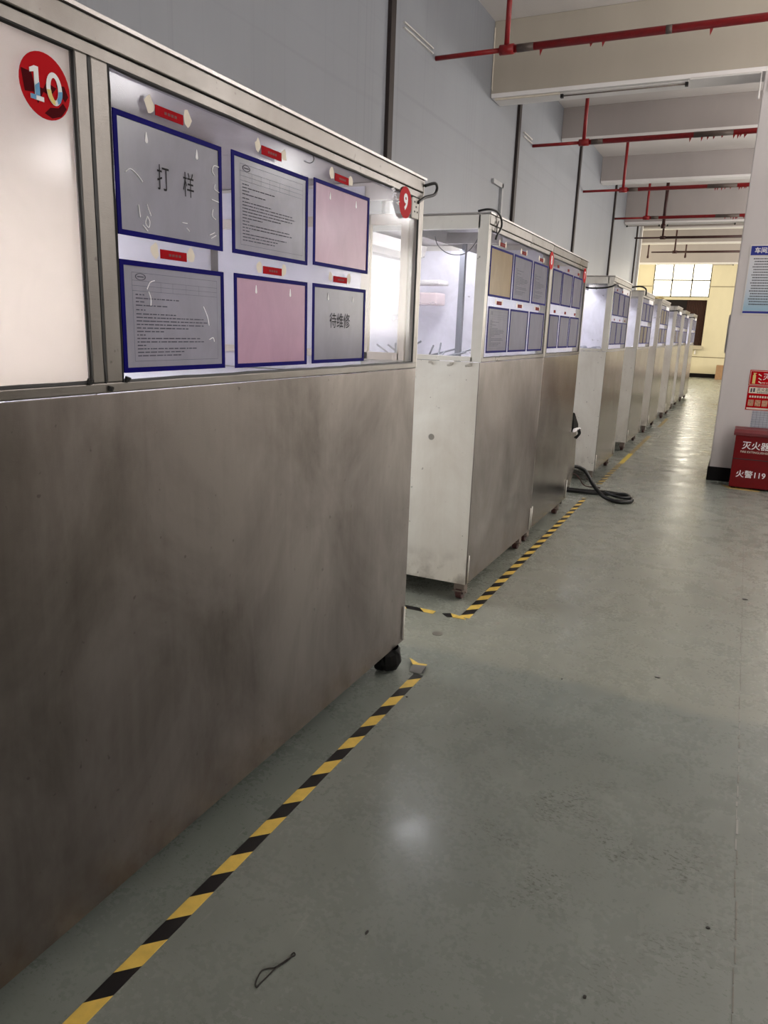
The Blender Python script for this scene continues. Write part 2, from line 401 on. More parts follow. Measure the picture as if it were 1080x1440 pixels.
obj('window_sill', MB().box(DL0-0.05, DL1+0.03, YF-0.08, YF+0.16, DZ0-0.16, DZ0), simple('grey_sill', (176, 166, 146), 0.6), door, bevel=0.01)

# girders and beams: name trim_n
GB, BB = 4.055, 4.355
for i, (y, zb, dep) in enumerate(((-1.6, GB, .32), (1.9, BB, .22), (5.35, BB, .22), (8.8, GB, .32), (12.26, BB, .22), (15.67, BB, .22), (19.05, GB, .32), (22.4, BB, .22), (25.85, BB, .22), (29.25, GB, .32))):
    x0 = WX if y < WE else -9
    struct('trim_%d' % (i+2), MB().box(x0, XR_, y, y+dep, zb, CEIL), M_BEAM if 8 < y < 9 else M_BEAM2, bevel=0.006)
    o = bpy.data.objects['trim_%d' % (i+2)]; obj('soffit', MB().box(x0+0.01, XR_, y-0.008, y+dep+0.008, zb-0.012, zb+0.03), M_SOFF, o)
    # thin caulk bead where beam meets the partition
# columns
def column(y, lab, n_):
    c = struct(n_, MB().box(-0.2, 0.55, y, y+0.75, 0, GB), M_COLM, bevel=0.01)
    sk = MB().box(-0.215, 0.565, y-0.015, y+0.765, 0, 0.15)
    obj('skirting', sk, M_SKIRT, c, bevel=0.003)
    return c
col1 = column(8.8, '', 'trim_12')
column(19.05, '', 'trim_13'); column(29.25, '', 'trim_14')
obj('capital_step', MB().box(-0.16, 0.5, 8.79, 8.8, 3.86, 4.05), M_COLM, col1)
jb = root('junction_box', (-0.215, 9.0, 1.3), 'narrow white box on the left side of the white column', 'box')
obj('casing', MB().box(-0.216, -0.2, 8.95, 9.03, 1.36, 1.76), M_FIXT, jb, bevel=0.004)
obj('cover_plate', MB().box(-0.219, -0.216, 8.96, 9.02, 1.38, 1.74), M_FIXT, jb, bevel=0.002)

# floor joint crack
cr_ = MB(); y = 0.9
rnd = random.Random(3)
while y < 8.6:
    L = rnd.uniform(0.02, 0.08); x = 0.176+rnd.uniform(-0.003, 0.003)
    ww = rnd.uniform(0.0006, 0.002)*(1.5 if 2.2 < y < 3.4 else 1)
    cr_.box(x-ww, x+ww, y, y+L, 0.0, 0.0012, 1 if 2.2 < y < 3.4 and rnd.random() < 0.6 else 0); y += L+rnd.uniform(0.0, 0.03)
o = obj('floor_joint', cr_, [simple('joint_filler', (118, 114, 104), 0.6), simple('joint_white_chips', (160, 158, 152), 0.5)], None, origin=(0.176, 4, 0)); o['kind'] = 'structure'; o.name = 'trim_15'

# ---------------------------------------------------------------- light fixtures under the girders
def strip_fixture(x0, x1, y, z, lab):
    r = root('light_fixture', ((x0+x1)/2, y, z), lab, 'light fixture')
    obj('channel', MB().box(x0, x1, y-0.012, y+0.022, z-0.014, z), M_FIXT, r, bevel=0.003)
    obj('tube', MB().cyl((x0+0.02, y, z-0.03), (x1-0.02, y, z-0.03), 0.007, 8), M_ZINC, r, smooth=True)
    for x in (x0, x1-0.03): obj('lamp_holder', MB().box(x, x+0.03, y-0.02, y+0.02, z-0.05, z-0.014), M_DARK, r)
GY = 8.8; FZ = GB-0.012
wb = MB(); wb.tube([(-2.93, GY+0.03, FZ-0.01), (-2.2, GY+0.03, FZ-0.01)], 0.012, 6); wb.tube([(-2.93, GY+0.03, FZ-0.01), (-2.97, GY+0.0, FZ+0.1), (-2.97, GY-0.012, FZ+0.7)], 0.008, 6)
tag(obj('white_conduit', wb, M_RESID), 'cream conduit along the lower edge of the nearest deep beam, from the left wall', 'conduit')
strip_fixture(-2.2, -0.9, GY+0.06, FZ, 'slim unlit strip light with black end holders under the nearest deep beam')
cd = MB(); cd.tube([(-0.88, GY-0.02, FZ-0.01), (-0.23, GY-0.02, FZ-0.01), (-0.23, GY-0.02, GB-0.26)], 0.012, 8)
tag(obj('white_conduit', cd, M_FIXT), 'thin white conduit turning down at the top of the column', 'conduit')
strip_fixture(-2.95, -2.2, 19.2, FZ, 'small unlit strip light on the second deep beam, left by the wall')
strip_fixture(-2.05, -0.6, 19.2, FZ, 'unlit strip light on the second deep beam, nearer the column')
strip_fixture(-3.3, -0.8, 29.4, FZ, 'far strip light on the last deep beam before the far wall')

# ---------------------------------------------------------------- sprinkler pipes
def pipe_run(y, xr, lab, near=False, z=3.95, xj=-2.3, mat=None, rx=True):
    r = root('sprinkler_pipe', (xj, y, z), lab, 'pipe', 'sprinkler pipes crossing under the ceiling')
    m = mat or M_PIPE
    obj('branch', MB().cyl((WX if y < WE else -2.95, y, z), (xj, y, z), 0.021, 10), m, r, smooth=True)
    obj('main_pipe', MB().cyl((xj, y, z), (xr, y, z), 0.032, 12), m, r, smooth=True)
    obj('tee', MB().cyl((xj-0.06, y, z), (xj+0.07, y, z), 0.042, 12), m, r, smooth=True)
    if rx:
        rs = obj('riser', MB().cyl((xj, y, z), (xj, y, CEIL), 0.024, 10), m, r, smooth=True)
    if 20 < y < 22: obj('drop_leg', MB().cyl((xr, y, 3.5), (xr, y, 4.1), 0.026, 10), m, r, smooth=True)
    if y < 20:
        obj('bare_band', MB().cyl((xj+0.1, y, z), (xj+0.25, y, z), 0.0335, 12), M_SCUFF, r, smooth=True)
        rr = random.Random(int(y*10))
        hk = MB()
        for k in range(4 if near else 10):
            x = rr.uniform(xj+0.3, -0.3) if near else rr.uniform(-1.0, -0.22)
            hk.add([(x-0.012, y, z-0.028), (x+0.016, y+0.004, z-0.028), (x-0.004, y, z-0.055-rr.random()*0.03), (x+0.002, y+0.006, z-0.05)], [(0, 1, 2), (1, 3, 2)])
        obj('loose_paint_flake', hk, m, r)
        obj('bare_band', MB().cyl((-0.95, y, z), (-0.5 if not near else -0.9, y, z), 0.0335, 12), M_SCUFF, r, smooth=True)
    return r
names = ['nearest', 'second nearest', 'third', 'fourth', 'fifth', 'sixth']
for i, y in enumerate((7.15, 10.69, 14.18, 17.5, 20.94, 24.4)):
    near = i == 0
    pipe_run(y, 3.0 if i < 4 else -0.45, '%s%s sprinkler pipe crossing below the ceiling from the left wall' % (names[i], ' red' if i < 4 else ' dark'), near, mat=M_PIPE if i < 4 else M_PIPED)
def rod(x, y, z0, z1, r_, lab):
    r = root('pipe_drop', (x, y, z0), lab, 'pipe')
    obj('pipe', MB().cyl((x, y, z0), (x, y, z1), r_, 10), M_PIPED, r, smooth=True)
    obj('end_fitting', MB().cyl((x, y, z0-0.02), (x, y, z0+0.06), r_*1.35, 10), M_PIPED, r, smooth=True)
rod(-1.95, 17.62, 3.77, CEIL, 0.034, 'thick dark drop pipe crossing the fourth sprinkler pipe, before the second deep beam')
rod(-3.46, 27.8, 4.12, CEIL, 0.026, 'thin dark drop pipe above the far window, left one')
rod(-2.27, 27.8, 4.12, CEIL, 0.026, 'thin dark drop pipe above the far window, right one')

# wall conduits
def wire_thing(name, pts, r_, m, lab, cat, n=8, closed=False):
    return tag(obj(name, MB().tube(pts, r_, n, closed), m, smooth=True), lab, cat)
c1 = MB(); c1.box(WX, WX+0.02, 6.4, 7.05, 3.955, 3.965); c1.box(WX, WX+0.02, 6.4, 7.05, 3.995, 4.005)
tag(obj('wall_trunking', c1, M_FIXT), 'pale double line of trunking on the left wall beside the nearest red pipe', 'trunking')
c1 = MB(); c1.box(WX, WX+0.02, 10.2, 10.6, 3.955, 3.97); c1.box(WX, WX+0.02, 10.2, 10.6, 4.0, 4.015)
tag(obj('wall_trunking', c1, M_FIXT), 'short pale trunking on the left wall beside the second red pipe', 'trunking')
c1 = MB(); c1.box(WX, WX+0.03, 9.03, 9.42, 3.2, 3.25); c1.box(WX, WX+0.03, 9.37, 9.42, 1.6, 3.25)
tag(obj('wall_conduit', c1, simple('grey_white_trunking', (176, 176, 178), 0.5)), 'white elbow conduit on the left wall above the second cabinet', 'conduit')

# ---------------------------------------------------------------- cabinets
Z0, ZS, ZT = 0.12, 1.36, 2.07
DEP = 1.02
CORD = ['nearest', 'second', 'third', 'fourth', 'fifth', 'sixth', 'seventh', 'eighth', 'ninth']
def caster(x, y, parent, blob=False):
    c = MB(); c.box(x-0.045, x+0.045, y-0.04, y+0.04, Z0-0.008, Z0)
    c.box(x-0.03, x-0.024, y-0.025, y+0.03, 0.03, Z0-0.006); c.box(x+0.024, x+0.03, y-0.025, y+0.03, 0.03, Z0-0.006)
    c.box(x-0.030, x+0.030, y-0.034, y-0.030, 0.055, Z0-0.006); c.box(x-0.036, x+0.036, y-0.045, y-0.02, 0.052, 0.058)
    c.cyl((x, y, Z0-0.03), (x, y, Z0-0.006), 0.03, 12); c.cyl((x-0.036, y, 0.042), (x+0.036, y, 0.042), 0.007, 8)
    cc = obj('caster', c, M_ZINC if not blob else M_RUBBER, parent)
    wv = MB().cyl((x-0.018, y, 0.042), (x+0.018, y, 0.042), 0.0415, 20)
    obj('wheel', wv, M_WHEEL if not blob else M_RUBBER, cc, smooth=False, bevel=0.003)
    return cc
def cabinet(idx, X, Y0, Y1, label, posts=(), front=M_STEEL, bays=None, endmat=M_HAZY, clutter=False, lining=M_WHITEIN, shelf=1.30, end_metal=None):
    XB = X-DEP; R = root('steel_cabinet', ((X+XB)/2, (Y0+Y1)/2, 0), label, 'cabinet', 'steel window cabinets standing in a row')
    T = 0.004
    # lower skin
    obj('front_panel', MB().box(X-T, X, Y0, Y1, Z0, ZS-0.02), front, R, bevel=0.0015)
    obj('end_panel', MB().box(XB, X-T, Y0, Y0+T, Z0, ZS-0.02), end_metal or M_END, R)
    obj('end_panel', MB().box(XB, X-T, Y1-T, Y1, Z0, ZS-0.02), M_END, R)
    obj('back_panel', MB().box(XB, XB+T, Y0+T, Y1-T, Z0, ZT-0.01), [lining], R)
    obj('bottom_plate', MB().box(XB+T, X-T, Y0+T, Y1-T, Z0+0.002, Z0+0.012), M_DARK, R)
    obj('inner_shelf', MB().box(XB+T, X-0.03, Y0+0.03, Y1-0.03, shelf-0.01, shelf), lining, R)
    obj('roof_sheet', MB().box(XB-0.01, X+0.012, Y0-0.008, Y1+0.008, ZT-0.004, ZT+0.004), M_ROOF, R)
    # front frame
    obj('top_rail', MB().box(X-0.03, X+0.006, Y0+0.006, Y1-0.006, ZT-0.05, ZT-0.004), M_ALU, R, bevel=0.003)
    obj('lower_top_rail', MB().box(X-0.03, X+0.002, Y0+0.006, Y1-0.006, ZT-0.076, ZT-0.052), M_ALU, R, bevel=0.002)
    obj('sill_rail', MB().box(X-0.03, X+0.004, Y0+0.006, Y1-0.006, ZS-0.018, ZS+0.004), M_ALU, R, bevel=0.003)
    pw = 0.042
    for ya, yb, yc, yd in ((Y0-0.002, Y0+0.004, Y0+0.004, Y0+pw), (Y1-0.004, Y1+0.002, Y1-pw, Y1-0.004)):
        obj('corner_post', MB().box(X-pw-0.012, X+0.003, ya, yb, ZS-0.018, ZT-0.006), M_END, R, bevel=0.001)  # end-facing leg in the lit colour, front leg in the darker one
        obj('corner_angle', MB().box(X-0.004, X+0.003, yc, yd, ZS+0.004, ZT-0.076), M_ALU, R, bevel=0.001)
    if idx > 0: obj('inner_side_panel', MB().box(XB+0.045, X-0.05, Y1-0.048, Y1-0.044, 1.305, 2.03), lining, R)
    for yb in (Y0, Y1-pw): obj('rear_post', MB().box(XB, XB+pw, yb, yb+pw, ZS, ZT-0.01), M_ALU, R)
    for p in posts:
        obj('mullion', MB().box(X-0.03, X+0.004, p[0], p[1], ZS+0.004, ZT-0.076), M_ALU, R, bevel=0.003)
    # end frames
    for yb, g in ((Y0, -1), (Y1, 1)):
        ya, yc = (yb-0.002, yb+0.03) if g < 0 else (yb-0.03, yb+0.002)
        obj('end_top_rail', MB().box(XB+pw, X-pw, ya, yc, ZT-0.072, ZT-0.005), M_END, R, bevel=0.003)
        obj('end_sill_rail', MB().box(XB+pw, X-pw, ya, yc, ZS-0.018, ZS+0.008), M_END, R, bevel=0.003)
        ym = (ya+yc)/2
        obj('end_pane', MB().add([(XB+pw, ym, ZS+0.008), (X-pw, ym, ZS+0.008), (X-pw, ym, ZT-0.072), (XB+pw, ym, ZT-0.072)], [(0, 1, 2, 3)]), endmat if g < 0 else M_HAZY, R)
    # front panes with black sealant
    cuts = [Y0+pw]+[c for p in posts for c in p]+[Y1-pw]
    for k in range(0, len(cuts), 2):
        a, b = cuts[k], cuts[k+1]
        fp = obj('front_pane', MB().add([(X-0.006, a, ZS), (X-0.006, b, ZS), (X-0.006, b, ZT-0.07), (X-0.006, a, ZT-0.07)], [(0, 1, 2, 3)]), M_GLASS, R)
        zlo, zhi = ZS+0.006, ZT-0.079
        rr = random.Random(idx*7+k); pts = []
        def run(p0, p1, n_):
            for q in range(n_):
                t_ = q/n_; pts.append((X+0.001, p0[0]+(p1[0]-p0[0])*t_+rr.uniform(-.0012, .0012), p0[1]+(p1[1]-p0[1])*t_+rr.uniform(-.0012, .0012)))
        run((a+.002, zlo), (b-.002, zlo), 24); run((b-.002, zlo), (b-.002, zhi), 14); run((b-.002, zhi), (a+.002, zhi), 24); run((a+.002, zhi), (a+.002, zlo), 14)
        obj('sealant_bead', MB().tube(pts, 0.0044 if idx == 0 else 0.0032, 5, True), M_SEAL, fp)
    # lamp under the front of the roof
    ye = Y1-(0.75 if idx == 0 else 0.14)
    xl = X-0.5
    obj('end_shade', MB().box(xl-0.05, xl+0.05, Y0+0.30, Y0+0.303, ZT-0.075, ZT-0.006), M_FIXT, R)
    lm = obj('lamp_housing', MB().box(xl-0.05, xl+0.05, Y0+0.10, ye, ZT-0.026, ZT-0.006), M_FIXT, R)
    obj('tube_shade_lip', MB().box(xl+0.05, xl+0.053, Y0+0.10, ye, ZT-0.078, ZT-0.006), M_FIXT, lm)  # lip added to hide the tube and keep its light off the roof
    obj('lamp_tube', MB().cyl((xl, Y0+0.34, ZT-0.045), (xl, ye-0.03, ZT-0.045), 0.013, 10), M_LAMP, lm, smooth=True)
    for yy in (Y0+0.1, Y1-0.1):
        for xx in (X-0.062, XB+0.08): caster(xx, yy, R, idx == 0 and yy > 1)
    # toggle pins at the lower corners
    for yy in (Y0+0.012, Y1-0.02):
        obj('corner_latch', MB().cyl((X+0.006, yy, Z0+0.01), (X+0.006, yy, Z0+0.17), 0.004, 8), M_END, R, smooth=True)
    return R
CX = -1.24
cab = [
 (0, -1.235, -1.0, 2.90, 'nearest and largest steel cabinet with two lit window bays, running out of frame', ((1.165, 1.198), (1.204, 1.250))),
 (1, -1.24, 3.76, 5.12, 'second steel cabinet from the camera, its bright end window facing the camera', ()),
 (2, -1.245, 5.15, 6.34, 'third steel cabinet, pushed against the second, with hoses at its far foot', ()),
 (3, -1.27, 7.855, 9.10, 'fourth steel cabinet, standing past the floor hose, blue rolls behind its end window', ()),
 (4, -1.285, 10.30, 11.60, 'fifth steel cabinet from the camera with a white card above its sheets', ()),
 (5, -1.275, 12.52, 13.90, 'sixth steel cabinet from the camera in the row', ()),
 (6, -1.25, 15.05, 16.25, 'seventh steel cabinet from the camera in the row', ()),
 (7, -1.275, 17.30, 18.60, 'eighth steel cabinet, last but one in the row', ()),
 (8, -1.25, 19.55, 21.00, 'ninth and farthest steel cabinet at the end of the row', ()),
]
CABS = []
for c in cab:
    CABS.append(cabinet(c[0], c[1], c[2], c[3], c[4], c[5], front=M_STEEL if c[0] < 2 else M_STEEL2, lining=M_WHITEIN))

# ---------------------------------------------------------------- document holders on the panes
def doc_text(y0, y1, z0, z1, X, rr, head=True):
    t = MB(); Wd = y1-y0; H = z1-z0; m = 0.07*Wd; x = X
    def q(a, b, c, d): t.add([(x, a, c), (x, b, c), (x, b, d), (x, a, d)], [(0, 1, 2, 3)])
    def rect(a, b, c, d, w_=0.0007): q(a, b, c, c+w_); q(a, b, d-w_, d); q(a, a+w_, c, d); q(b-w_, b, c, d)
    if head:
        rect(y0+m, y1-m*.7, z0+0.06*H, z0+0.94*H)
        for fz in (0.86, 0.81, 0.76): q(y0+m, y1-m*.7, z0+fz*H, z0+fz*H+0.0006)
        for fy in (0.22, 0.34, 0.46, 0.6, 0.74): q(y0+fy*Wd, y0+fy*Wd+0.0006, z0+0.76*H, z0+0.86*H)
        # company oval
        cy, cz = y0+0.15*Wd, z0+0.90*H; n = 20
        for k in range(n):
            a0, a1 = 2*math.pi*k/n, 2*math.pi*(k+1)/n
            t.add([(x, cy+math.cos(a)*0.05*Wd*s_, cz+math.sin(a)*0.035*H*s_) for a, s_ in ((a0, 1), (a1, 1), (a1, .8), (a0, .8))], [(0, 1, 2, 3)])
        q(cy-0.03*Wd, cy+0.03*Wd, cz-0.006*H, cz+0.006*H)
    lines = [(0.72, .1), (0.685, .5), (0.65, .1), (0.615, .35), (0.57, .1), (0.53, .45), (0.495, .8), (0.46, .85), (0.425, .8), (0.39, .6), (0.355, .3), (0.32, .1), (0.285, .75), (0.25, .8), (0.215, .1), (0.18, .7), (0.145, .55), (0.11, .5)]
    for fz, ln in lines:
        a = y0+m*1.4; end = a+ln*(Wd-2*m)
        while a < end:
            b = a+rr.uniform(0.004, 0.022); q(a, min(b, end), z0+fz*H, z0+fz*H+0.0025); a = b+rr.uniform(0.0015, 0.004)
    return t
PROTO = {}
def holder(X, y0, y1, z0, z1, smat, label, group, text=None, doc=False, slots=0, scuff=None, seed=1, fx=0.004):
    R = root('document_holder', (X+fx, (y0+y1)/2, z0), label, 'document', group)
    b = 0.011; xa, xb = X-0.0015+fx, X+0.0015+fx
    fr = MB(); fr.box(xa, xb, y0, y1, z1-b, z1); fr.box(xa, xb, y0, y1, z0, z0+b); fr.box(xa, xb, y0, y0+b, z0+b, z1-b); fr.box(xa, xb, y1-b, y1, z0+b, z1-b)
    obj('frame', fr, M_BLUE, R)
    xs = X-0.0005+fx
    sh = obj('sheet', MB().add([(xs, y0+b, z0+b), (xs, y1-b, z0+b), (xs, y1-b, z1-b), (xs, y0+b, z1-b)], [(0, 1, 2, 3)]), smat, R)
    rr = random.Random(seed)
    if text:
        for body, cy, cz, size, xs_ in text:
            obj('lettering', text_mb(body, size, (xs+0.0006, cy, cz), YR, ZU, xs=xs_), M_BLACKP, sh)
    if doc:
        obj('printed_lines', doc_text(y0+b, y1-b, z0+b, z1-b, xs+0.0008, rr, head=doc != 'plain'), M_GREYP, sh)
    for k in range(slots):
        sy = y0+(y1-y0)*(0.27 if k == 0 else 0.74); sz = z1-0.034
        m = MB(); n = 10
        pts = [(xs+0.001, sy+0.0045*math.cos(a), sz-0.008+0.005*math.sin(a)) for a in [math.pi+math.pi*j/n for j in range(n+1)]]+[(xs+0.001, sy+0.0012, sz+0.009), (xs+0.001, sy-0.0012, sz+0.009)]
        m.add(pts, [tuple(range(len(pts)))]); obj('hanging_slot', m, M_WHITE, sh)
    if scuff:
        sc = MB()
        for pts in scuff: sc.tube([(xs+0.0012, p[0], p[1]) for p in spline2(pts)], 0.0011, 4)
        obj('scuff_glint', sc, M_WHITE, sh)  # scratches in the plastic, their bright glints put into the white
    return R
def spline2(pts): return [(p.x, p.y) for p in spline([(a, b, 0) for a, b in pts], 4)]
G1 = 'blue-framed sheets on the nearest cabinet'
def PZ(px, py): return (px, py)
X1 = -1.235
sc1 = [[(1.285, 1.80), (1.30, 1.808), (1.32, 1.800), (1.335, 1.788)], [(1.585, 1.845), (1.575, 1.855), (1.582, 1.868), (1.60, 1.868)], [(1.60, 1.81), (1.583, 1.815), (1.585, 1.827)],
       [(1.57, 1.79), (1.598, 1.787)], [(1.32, 1.74), (1.323, 1.715)], [(1.345, 1.745), (1.357, 1.722)], [(1.33, 1.700), (1.345, 1.689)],
       [(1.345, 1.72), (1.352, 1.71), (1.348, 1.697), (1.339, 1.705), (1.345, 1.72)], [(1.46, 1.722), (1.478, 1.722)], [(1.475, 1.712), (1.485, 1.705)], [(1.575, 1.768), (1.572, 1.752), (1.585, 1.745)], [(1.56, 1.706), (1.58, 1.714)], [(1.565, 1.699), (1.585, 1.708)]]
holder(X1, 1.256, 1.611, 1.673, 1.916, M_SGREY, 'grey sheet with two large characters, upper left on the nearest cabinet', G1, text=[('打', 1.400, 1.803, 0.058, 0.72), ('样', 1.486, 1.803, 0.058, 0.72)], slots=2, scuff=sc1)
holder(X1, 1.652, 2.021, 1.674, 1.920, M_SGREY, 'printed page with oval emblem in a blue frame, upper middle of the nearest cabinet', G1, doc=True, seed=4)
holder(X1, 2.055, 2.423, 1.679, 1.927, M_SPINK, 'blank pink sheet in a blue frame, upper right on the nearest cabinet', G1, slots=2)
holder(X1, 1.255, 1.612, 1.383, 1.623, M_SGREY, 'printed page with oval emblem in a blue frame, lower left on the nearest cabinet', G1, doc=True, seed=8,
       scuff=[[(1.335, 1.565), (1.345, 1.58), (1.36, 1.585)], [(1.34, 1.56), (1.346, 1.545), (1.345, 1.53)], [(1.53, 1.535), (1.545, 1.51), (1.55, 1.49)], [(1.55, 1.455), (1.565, 1.46), (1.57, 1.45)]])
holder(X1, 1.657, 2.022, 1.381, 1.625, M_SPINK, 'blank pink sheet in a blue frame, lower middle of the nearest cabinet', G1, slots=2)
holder(X1, 2.055, 2.412, 1.382, 1.626, M_SGREY, 'grey sheet with three large characters, lower right on the nearest cabinet', G1, text=[('待维修', 2.232, 1.513, 0.052, 0.9)], slots=2)

def red_tag(X, y0, y1, z0, z1, label, group, resid=True, fx=0.005, dark=False):
    o = obj('red_label', MB().box(X+fx-0.001, X+fx+0.001, y0, y1, z0, z1), M_REDD if dark else M_RED)
    tag(o, label, 'label', group)
    if resid:
        rr = random.Random(int(y0*1000)+int(z0*777))
        m = MB()
        for yy in (y0-0.016, y1+0.016):
            n = 9; cy = yy; cz = z1-0.004
            pts = [(X+fx-0.0012, cy+math.cos(2*math.pi*k/n)*(0.014+rr.uniform(-.004, .004)), cz+math.sin(2*math.pi*k/n)*(0.016+rr.uniform(-.005, .005))) for k in range(n)]
            m.add(pts, [tuple(range(n))])
        obj('tape_residue', m, M_RESID, o)
        t = MB(); w_ = y1-y0
        a = y0+0.3*w_
        while a < y0+0.7*w_: t.add([(X+fx+0.0015, a, z0+0.35*(z1-z0)), (X+fx+0.0015, a+.008, z0+0.35*(z1-z0)), (X+fx+0.0015, a+.008, z0+0.62*(z1-z0)), (X+fx+0.0015, a, z0+0.62*(z1-z0))], [(0, 1, 2, 3)]); a += 0.011
        obj('faint_lettering', t, simple('dark_red_ink', (110, 10, 20), 0.6) if 'dark_red_ink' not in bpy.data.materials else bpy.data.materials['dark_red_ink'], o)
    return o
GT = 'red labels on the nearest cabinet'
for (a, b, z0, z1, wh) in ((1.382, 1.472, 1.932, 1.953, 'above the two-character grey sheet'), (1.783, 1.878, 1.935, 1.957, 'above the upper printed page'), (2.18, 2.27, 1.940, 1.962, 'above the upper pink sheet'),
                          (1.382, 1.471, 1.635, 1.655, 'above the lower printed page'), (1.788, 1.880, 1.633, 1.653, 'above the lower pink sheet'), (2.182, 2.273, 1.637, 1.656, 'above the three-character grey sheet')):
    red_tag(X1, a, b, z0, z1, 'small red label strip %s, nearest cabinet' % wh, GT)
pos6 = ['upper left', 'upper middle', 'upper right', 'lower left', 'lower middle', 'lower right']
def six(idx, X, ycols_u, ycols_l, zu, zl, mats, docs, tagz=None, tags=True):
    k = 0
    for row, cols, zz in ((0, ycols_u, zu), (1, ycols_l, zl)):
        for i, (a, b) in enumerate(cols):
            kind = {M_SGREY: 'grey', M_STAN: 'tan', M_STAU: 'taupe', M_SPINK: 'pink'}[mats[k]]
            d = docs[k]
            holder(X, a, b, zz[0], zz[1], mats[k], '%s%s sheet in a dark blue frame, %s on the %s cabinet' % (kind, ' printed' if d else '', pos6[k], CORD[idx]),
                   'blue-framed sheets on the %s cabinet' % CORD[idx], doc=d, slots=0, seed=idx*10+k)
            if tags:
                c = (a+b)/2-0.01; hw = 0.042 if idx == 1 else 0.026
                red_tag(X, c-hw, c+hw, zz[1]+0.012, zz[1]+0.031, 'tiny red label over the %s sheet of the %s cabinet' % (pos6[k], CORD[idx]), 'red labels on the %s cabinet' % CORD[idx], resid=(idx < 2), dark=idx > 0)
            k += 1
six(1, -1.24, [(3.81, 4.215), (4.245, 4.63), (4.67, 5.03)], [(3.83, 4.205), (4.235, 4.62), (4.66, 5.02)], (1.676, 1.923), (1.388, 1.627),
    [M_STAN, M_SGREY, M_SGREY, M_SGREY, M_SGREY, M_SGREY], [False, 'plain', 'plain', True, False, False])
six(2, -1.245, [(5.20, 5.475), (5.498, 5.83), (5.865, 6.18)], [(5.20, 5.48), (5.52, 5.835), (5.86, 6.18)], (1.695, 1.925), (1.400, 1.628),
    [M_SGREY]*6, [False, False, False, False, False, False])
for i in range(3, 9):
    X, a, b = cab[i][1], cab[i][2], cab[i][3]; w_ = (b-a-0.16)/3
    cols = [(a+0.08+w_*k+0.012, a+0.08+w_*(k+1)-0.012) for k in range(3)]
    ms = {3: [M_SGREY]*6, 4: [M_SGREY, M_SGREY, M_SGREY, M_STAU, M_STAU, M_SGREY], 5: [M_STAU, M_STAU, M_SGREY, M_STAU, M_SGREY, M_STAU], 6: [M_SGREY]*3+[M_STAU, M_SGREY, M_STAU], 7: [M_SGREY]*6, 8: [M_SGREY]*6}[i]
    six(i, X, cols, cols, (1.70, 1.93), (1.41, 1.64), ms, [False]*6, tags=(i == 3))
    # white card above the sheets
    if i >= 3:
        o = obj('white_card', MB().box(X+0.002, X+0.005, b-0.62, b-0.12, 1.938, 1.99), M_WHITE)
        tag(o, 'white card strip above the sheets on the %s cabinet' % CORD[i], 'card', 'white cards on the far cabinets')

